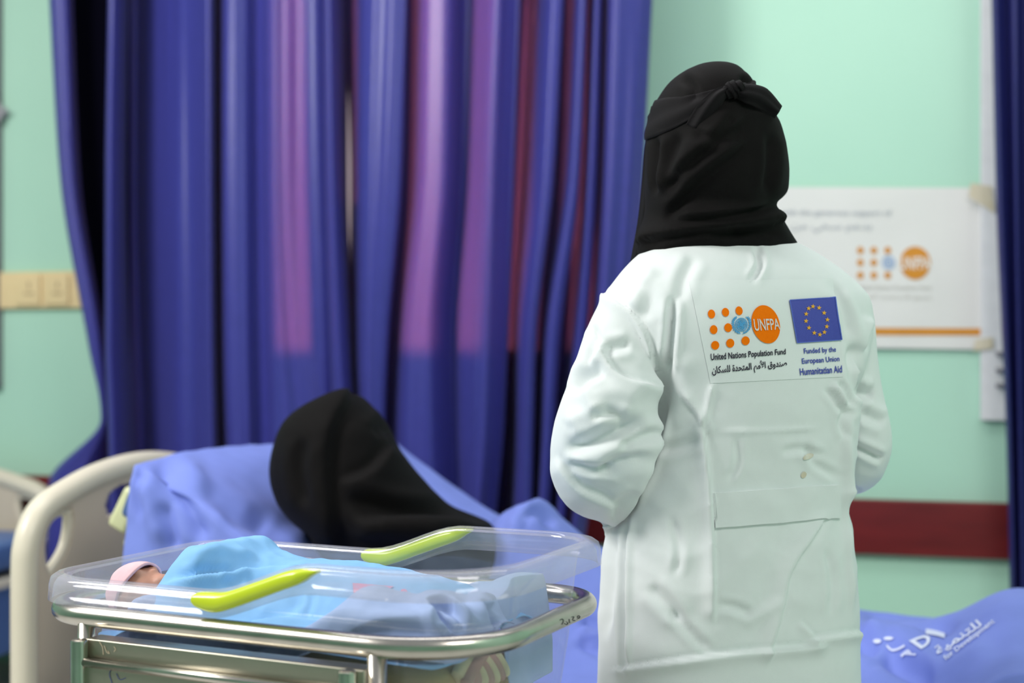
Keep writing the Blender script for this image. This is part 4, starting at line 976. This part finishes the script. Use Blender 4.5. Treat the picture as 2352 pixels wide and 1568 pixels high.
# steel trolley
ZT = .802
ring = rrect(.345, .218, .09, 18, .14); q = KC + ring[:, :1] * KD + ring[:, 1:] * KN
m = MB().loop(np.column_stack([q, np.full(len(q), ZT)]), .0145, 20); rr = m.build('support_ring', M['chrome'], bas); fix_normals(rr)
bF = -.218
def on_end(px, py, a):
    r = (px - CX) / F; O = KC + a * KD; b = (r * O[1] - O[0]) / (KN[0] - r * KN[1]); q = O + b * KN
    return k3(a, b, CZ - (py - CY) * q[1] / F)
for b, names in ((bF, 1), (-bF, 1)):
    for px in (200, 866):
        a, _ = on_front(px, 1450, bF)
        m = MB(); m.cyl(k3(a, b, .10), k3(a, b, ZT - .008), .0125, 20); m.build('post', M['chrome'], bas)
a0, zt = on_front(202, 1464, bF - .014); a1, _ = on_front(842, 1540, bF - .014); _, zb = on_front(202, 1516, bF - .014)
m = MB(); m.box(k3((a0 + a1) / 2, bF - .004, (zt + zb) / 2), ((a1 - a0) / 2, .016, (zt - zb) / 2), KAX, .002); fb = auto_smooth(m.build('front_bar', M['satin'], bas))
al, zl = on_front(182, 1468, bF - .03); ar_, zr = on_front(797, 1530, bF - .03)
for a, z in ((al, zl), (ar_, zl)):
    m = MB(); m.cyl(k3(a, bF - .030, .42), k3(a, bF - .030, zl), .0115, 24, bev=.003); auto_smooth(m.build('side_tube', M['chrome'], bas))
a, zz = on_front(192, 1520, bF - .03)
m = MB(); m.cyl(k3(al, bF - .03, zz), k3(ar_, bF - .03, zz), .0065, 16); m.build('cross_tube', M['chrome'], bas)
m = MB(); m.box(k3((al + ar_) / 2, bF - .026, (zz + .43) / 2), ((ar_ - al) / 2, .003, (zz - .43) / 2), KAX, .001); pl = auto_smooth(m.build('front_panel', M['satin'], bas))
m = MB()
for b in (bF, -bF): m.box(k3(0, b, .11), (.30, .014, .014), KAX, .004)
for a in (-.27, .27): m.box(k3(a, 0, .11), (.014, .22, .014), KAX, .004)
m.box(k3(0, 0, .42), (.28, .21, .008), KAX, .003)
auto_smooth(m.build('base_frame', M['chrome'], bas))
for a in (-.27, .27):
    for b in (bF, -bF):
        m = MB(); c = k3(a, b, .042); e = np.append(KN, 0) * .012; m.cyl(c - e, c + e, .042, bev=.006); m.cyl(k3(a, b, .05), k3(a, b, .10), .012); m.build('caster', M['rubber'], bas)
# marks on the steel
RC = Cloth(rr); m = MB()
for st in ([(1286, 1424), (1291, 1421), (1294, 1426), (1290, 1434)], [(1296, 1431), (1301, 1434), (1304, 1430), (1300, 1427)], [(1307, 1421), (1308, 1430)], [(1313, 1417), (1318, 1416), (1315, 1424), (1321, 1424)], [(1325, 1421), (1326, 1422)], [(1329, 1413), (1332, 1416), (1328, 1420), (1326, 1416), (1330, 1413)]):
    RC.put(m, *line(st, 1.5, 10), .0006)
m.build('marker_date', M['ink'], rr)
FC = Cloth(fb); m = MB()
for st in ([(229, 1473), (236, 1486), (238, 1503)], [(240, 1482), (246, 1497), (252, 1500), (248, 1494)], [(262, 1484), (266, 1490), (262, 1496)]): FC.put(m, *line(st, 1.6, 10), .0006)
m.build('scratch_marks', M['scratch'], fb)
PC = Cloth(pl); m = MB()
for st in ([(256, 1536), (252, 1548), (258, 1568)], [(268, 1546), (276, 1560), (290, 1556)]): m = MB(); PC.put(m, *line(st, 1.4, 10), .0008, 0); m.build('marker_stroke', [M['inkb']], pl)
for st in ([(487, 1555), (483, 1564), (486, 1574)], [(498, 1562), (500, 1570)], [(503, 1559), (505, 1562)], [(542, 1564), (541, 1574)], [(549, 1564), (549, 1574)]): m = MB(); PC.put(m, *line(st, 2, 8), .0008, 0); m.build('marker_stroke', [M['ink']], pl)
# contents ------------------------------------------------------------
m = MB(); m.box(k3(0, 0, .711), (.262, .142, .050), KAX, .03); v = np.vstack(m.v)
o = auto_smooth(m.build('bassinet_mattress', M['tan'])); tag(o, 'tan foam mattress at the bottom of the clear bassinet', 'mattress')
def inside(A_, B_, hx=.300, hy=.182, r=.07):
    ax, by = np.abs(A_), np.abs(B_); ex, ey = np.maximum(ax - (hx - r), 0), np.maximum(by - (hy - r), 0); r = np.where((A_ > 0) & (B_ < 0), .11, r); ex, ey = np.maximum(ax - (hx - r), 0), np.maximum(by - (hy - r), 0); d = np.hypot(ex, ey); k = np.where(d > r, r / (d + 1e-9), 1)
    return np.sign(A_) * (np.minimum(ax, hx - r) + ex * k), np.sign(B_) * (np.minimum(by, hy - r) + ey * k)
def height_cloth(name, a0, a1, b0, b1, zf, mtl, na=170, nb=110, fl=None, seed=1, n1=.003, n2=.003):
    Aa, Bb = np.meshgrid(np.linspace(a0, a1, na), np.linspace(b0, b1, nb), indexing='ij')
    z = zf(Aa, Bb); Aa, Bb = inside(Aa, Bb); q = KC + Aa[..., None] * KD + Bb[..., None] * KN; v = np.concatenate([q, z[..., None]], -1).reshape(-1, 3); f = grid_faces(na, nb); n = vnormals(v, f)
    if n[:, 2].mean() < 0: n = -n; f = [tuple(reversed(x)) for x in f]
    d = n1 * waves(Aa.ravel(), Bb.ravel(), 34, seed) + n2 * waves(Aa.ravel(), Bb.ravel(), 60, seed + 1, ridged=True)
    edge = np.minimum.reduce([(Aa - a0).ravel(), (a1 - Aa).ravel(), (Bb - b0).ravel(), (b1 - Bb).ravel()]); d *= sstep(0, .03, edge)
    if fl: d = d + folds(v, n, fl)
    return obj(name, v + n * d[:, None], f, mtl)
def swad(A_, B_):
    ridge = pchip([-.30, -.245, -.218, -.185, -.150, -.115, -.05, .02, .10, .20, .28], [.77, .790, .838, .882, .887, .868, .857, .857, .853, .835, .80], A_)
    prof_ = np.where(B_ > .02, np.exp(-((B_ - .02) / .13)**4), np.exp(-((B_ - .02) / .155)**2.0 * .8) if False else 1 - .55 * sstep(.02, -.20, B_))
    prof_ = np.where(B_ > .02, 1 - .9 * sstep(.05, .18, B_), 1 - .78 * np.where(A_ < -.1, sstep(-.075, -.20, B_) * sstep(-.05, -.16, A_) + sstep(.03, -.2, B_) * (1 - sstep(-.05, -.16, A_)), sstep(.03, -.20, B_) * (1 - sstep(-.05, -.16, A_)) + sstep(-.075, -.20, B_) * sstep(-.05, -.16, A_)))
    return .755 + (ridge - .755) * prof_
bb = height_cloth('swaddle_blanket', -.285, .285, -.188, .175, swad, M['baby_blue'], fl=[
  ('s', 14, .010, [(760, 1310), (620, 1306), (480, 1315), (350, 1345)]), ('v', 10, .006, [(400, 1325), (470, 1310), (560, 1312)]), ('v', 10, .005, [(500, 1345), (560, 1330), (600, 1360)]), ('r', 16, .008, [(420, 1290), (500, 1262), (600, 1280)]), ('v', 14, .008, [(560, 1420), (640, 1405), (700, 1370)]),
  ('s', 20, .010, [(760, 1430), (640, 1428), (540, 1440)]), ('v', 8, .004, [(720, 1360), (715, 1390), (700, 1420)])], seed=31, n1=.002, n2=.001)
md = bb.modifiers.new('t', 'SOLIDIFY'); md.thickness = .002
tag(bb, 'bright baby blue blanket with red print wrapped over the newborn in the bassinet', 'blanket')
SB = Cloth(bb); m = MB()
SB.put(m, *rect([(812, 1363), (872, 1366), (905, 1348), (810, 1340)], 14, 6), .0015)
for cx, cy, rx, ry in ((928, 1360, 8, 6), (946, 1385, 9, 4.5), (929, 1396, 7, 3.5), (954, 1402, 5, 3), (905, 1375, 6, 2.5)): SB.put(m, *disc(cx, cy, rx, ry, .1, 3, 16), .0015)
m.build('red_print', M['red'], bb)
def crump(A_, B_):
    g2 = lambda a, b, sa, sb: np.exp(-((A_ - a) / sa)**2 - ((B_ - b) / sb)**2)
    h = .778 + .030 * sstep(-.02, .12, A_) + .042 * g2(.13, -.09, .05, .06) + .034 * g2(.215, -.06, .05, .05) + .004 * g2(.02, -.13, .07, .05) + .034 * g2(.29, -.02, .06, .10) + .042 * g2(-.21, -.15, .06, .05)
    h += .0075 * waves(A_ + .5 * B_, B_, 15, 44, 4) + .0035 * waves(A_, B_, 33, 45, 4)
    h -= .030 * sstep(-.10, -.02, B_) * sstep(.08, -.05, A_)
    e = np.minimum(.302 - A_, B_ + .182) + .007 * np.sin(A_ * 43 + B_ * 30 + 2 * np.sin(A_ * 19))
    return h - (.11 - .072 * sstep(-.02, .03, A_)) * sstep(.036, .003, e)
cs = height_cloth('crumpled_sheet', -.285, .305, -.188, .0, crump, M['pale_blue'], 260, 130, seed=51, n1=.0012, n2=.0008, fl=[
  ('S', 14, .016, [(835, 1450), (880, 1438), (960, 1440), (1030, 1462)]), ('s', 12, .018, [(1030, 1460), (985, 1400), (1040, 1400), (1070, 1470)]), ('v', 10, .012, [(985, 1408), (1010, 1440), (1060, 1468)]), ('s', 11, .018, [(1185, 1432), (1130, 1455), (1098, 1415), (1140, 1378)]), ('v', 8, .012, [(1105, 1378), (1112, 1415), (1150, 1440)]), ('r', 12, .012, [(1050, 1400), (1060, 1430), (1090, 1455)]),
  ('v', 10, .012, [(300, 1440), (330, 1455), (345, 1475)]), ('v', 12, .012, [(360, 1440), (345, 1462), (380, 1478)]), ('v', 14, .012, [(560, 1490), (600, 1470), (650, 1450)]), ('r', 12, .010, [(292, 1412), (352, 1380), (440, 1410)]), ('v', 12, .010, [(730, 1510), (770, 1490), (800, 1475)])])
md = cs.modifiers.new('t', 'SOLIDIFY'); md.thickness = .002
tag(cs, 'pale blue crumpled sheet bunched along the near wall of the bassinet', 'sheet')
def fold_h(A_, B_):
    e = .302 - A_ + .006 * np.sin(B_ * 60)
    return .822 + .018 * np.exp(-((A_ - .25) / .05)**2) * sstep(-.02, .05, B_) + .006 * waves(A_, B_, 20, 61, 4) - .13 * sstep(.034, .003, e) - .05 * sstep(.16, .12, A_)
ce2 = height_cloth('folded_sheet', .12, .305, .0, .17, fold_h, M['pale_blue'], 120, 110, seed=71, n1=.001, n2=.0008)
md = ce2.modifiers.new('t', 'SOLIDIFY'); md.thickness = .002
tag(ce2, 'pale blue folded sheet piled at the foot end of the bassinet', 'sheet')
# striped cloth
t = thing('striped_cloth', 'rose and cream striped baby cloth rolled in the near corner of the bassinet', 'cloth', tuple(k3(.2, -.17, .75)))
m = MB(); cA, _ = on_front(1150, 1510, -.186)
for i in range(9):
    u = i / 8; q = on_end(1082 + 88 * u, 1545 - 55 * u, .272)
    m.ell(q, (.011, .012, .020 + .012 * math.sin(math.pi * u)), np.array([[.8, 0, .6], [0, 1, 0], [-.6, 0, .8]]), 12, i % 2)
o = m.build('striped_part', [M['rose'], M['cream']], t)
m = MB(); pts = []
for px, py in ((1052, 1562), (1068, 1530), (1090, 1500), (1112, 1482)): pts.append(on_end(px, py, .266))
m.tube(pts, [.014, .016, .015, .010], 16, sm=24, sec=(.7, 1.2)); m.build('rolled_edge', M['cream'], t)
m = MB(); pts = []
for px, py in ((1070, 1570), (1090, 1530), (1108, 1505), (1128, 1480)): pts.append(on_end(px, py, .278))
m.tube(pts, [.008, .009, .008, .005], 12, sm=24); m.build('rose_binding', M['rose'], t)

# newborn
hd = k3(-.252, -.10, .811); baby = thing('person', 'newborn in a pink cap lying under the baby blue blanket', 'person', tuple(hd - [0, 0, .06]))
fax = np.array([[KD[0], KD[1], 0], [KN[0], KN[1], 0], [0, 0, 1]])
mb = MB(); mb.ell(hd, (.043, .038, .040), fax); mb.ell(hd + np.array([KD[0], KD[1], 0]) * .020 + [0, 0, .033], (.008, .007, .009)); mb.ell(hd + np.append(KD, 0) * .036 + [0, 0, .022], (.014, .015, .012), fax)
for sg in (-1, 1): mb.ell(hd + np.append(KD, 0) * .004 + np.append(KN, 0) * sg * .016 + [0, 0, .036], (.010, .008, .006), fax); mb.ell(hd + np.append(KN, 0) * sg * .040, (.012, .006, .014), fax)
bod = k3(-.16, -.03, .80); mb.tube([hd, hd + np.append(KD, 0) * .05 + [0, 0, -.01], bod, k3(.0, -.01, .79), k3(.06, .0, .78)], [.028, .026, .052, .048, .03], 16, sm=24)
bvv, bff, _ = remesh(mb, .0035, 3); obj('body', bvv, bff, M['baby'], baby)
# cap: shell around the back of the head
th = np.linspace(0.02, 1.42, 26); ph = np.linspace(0, math.tau, 48, endpoint=False); T_, H_ = np.meshgrid(th, ph, indexing='ij')
loc = np.stack([-np.cos(T_) * .049, np.sin(T_) * np.cos(H_) * .044, np.sin(T_) * np.sin(H_) * .045], -1); loc *= (1 + .02 * np.sin(H_ * 5 + T_ * 4))[..., None]
ct = math.radians(-22); Rm = np.array([[math.cos(ct), 0, math.sin(ct)], [0, 1, 0], [-math.sin(ct), 0, math.cos(ct)]])
g = (loc @ Rm) @ fax + hd; o = MB().grid(g, True, True).build('cap', M['pink'], baby); md = o.modifiers.new('t', 'SOLIDIFY'); md.thickness = .004; md.offset = 1
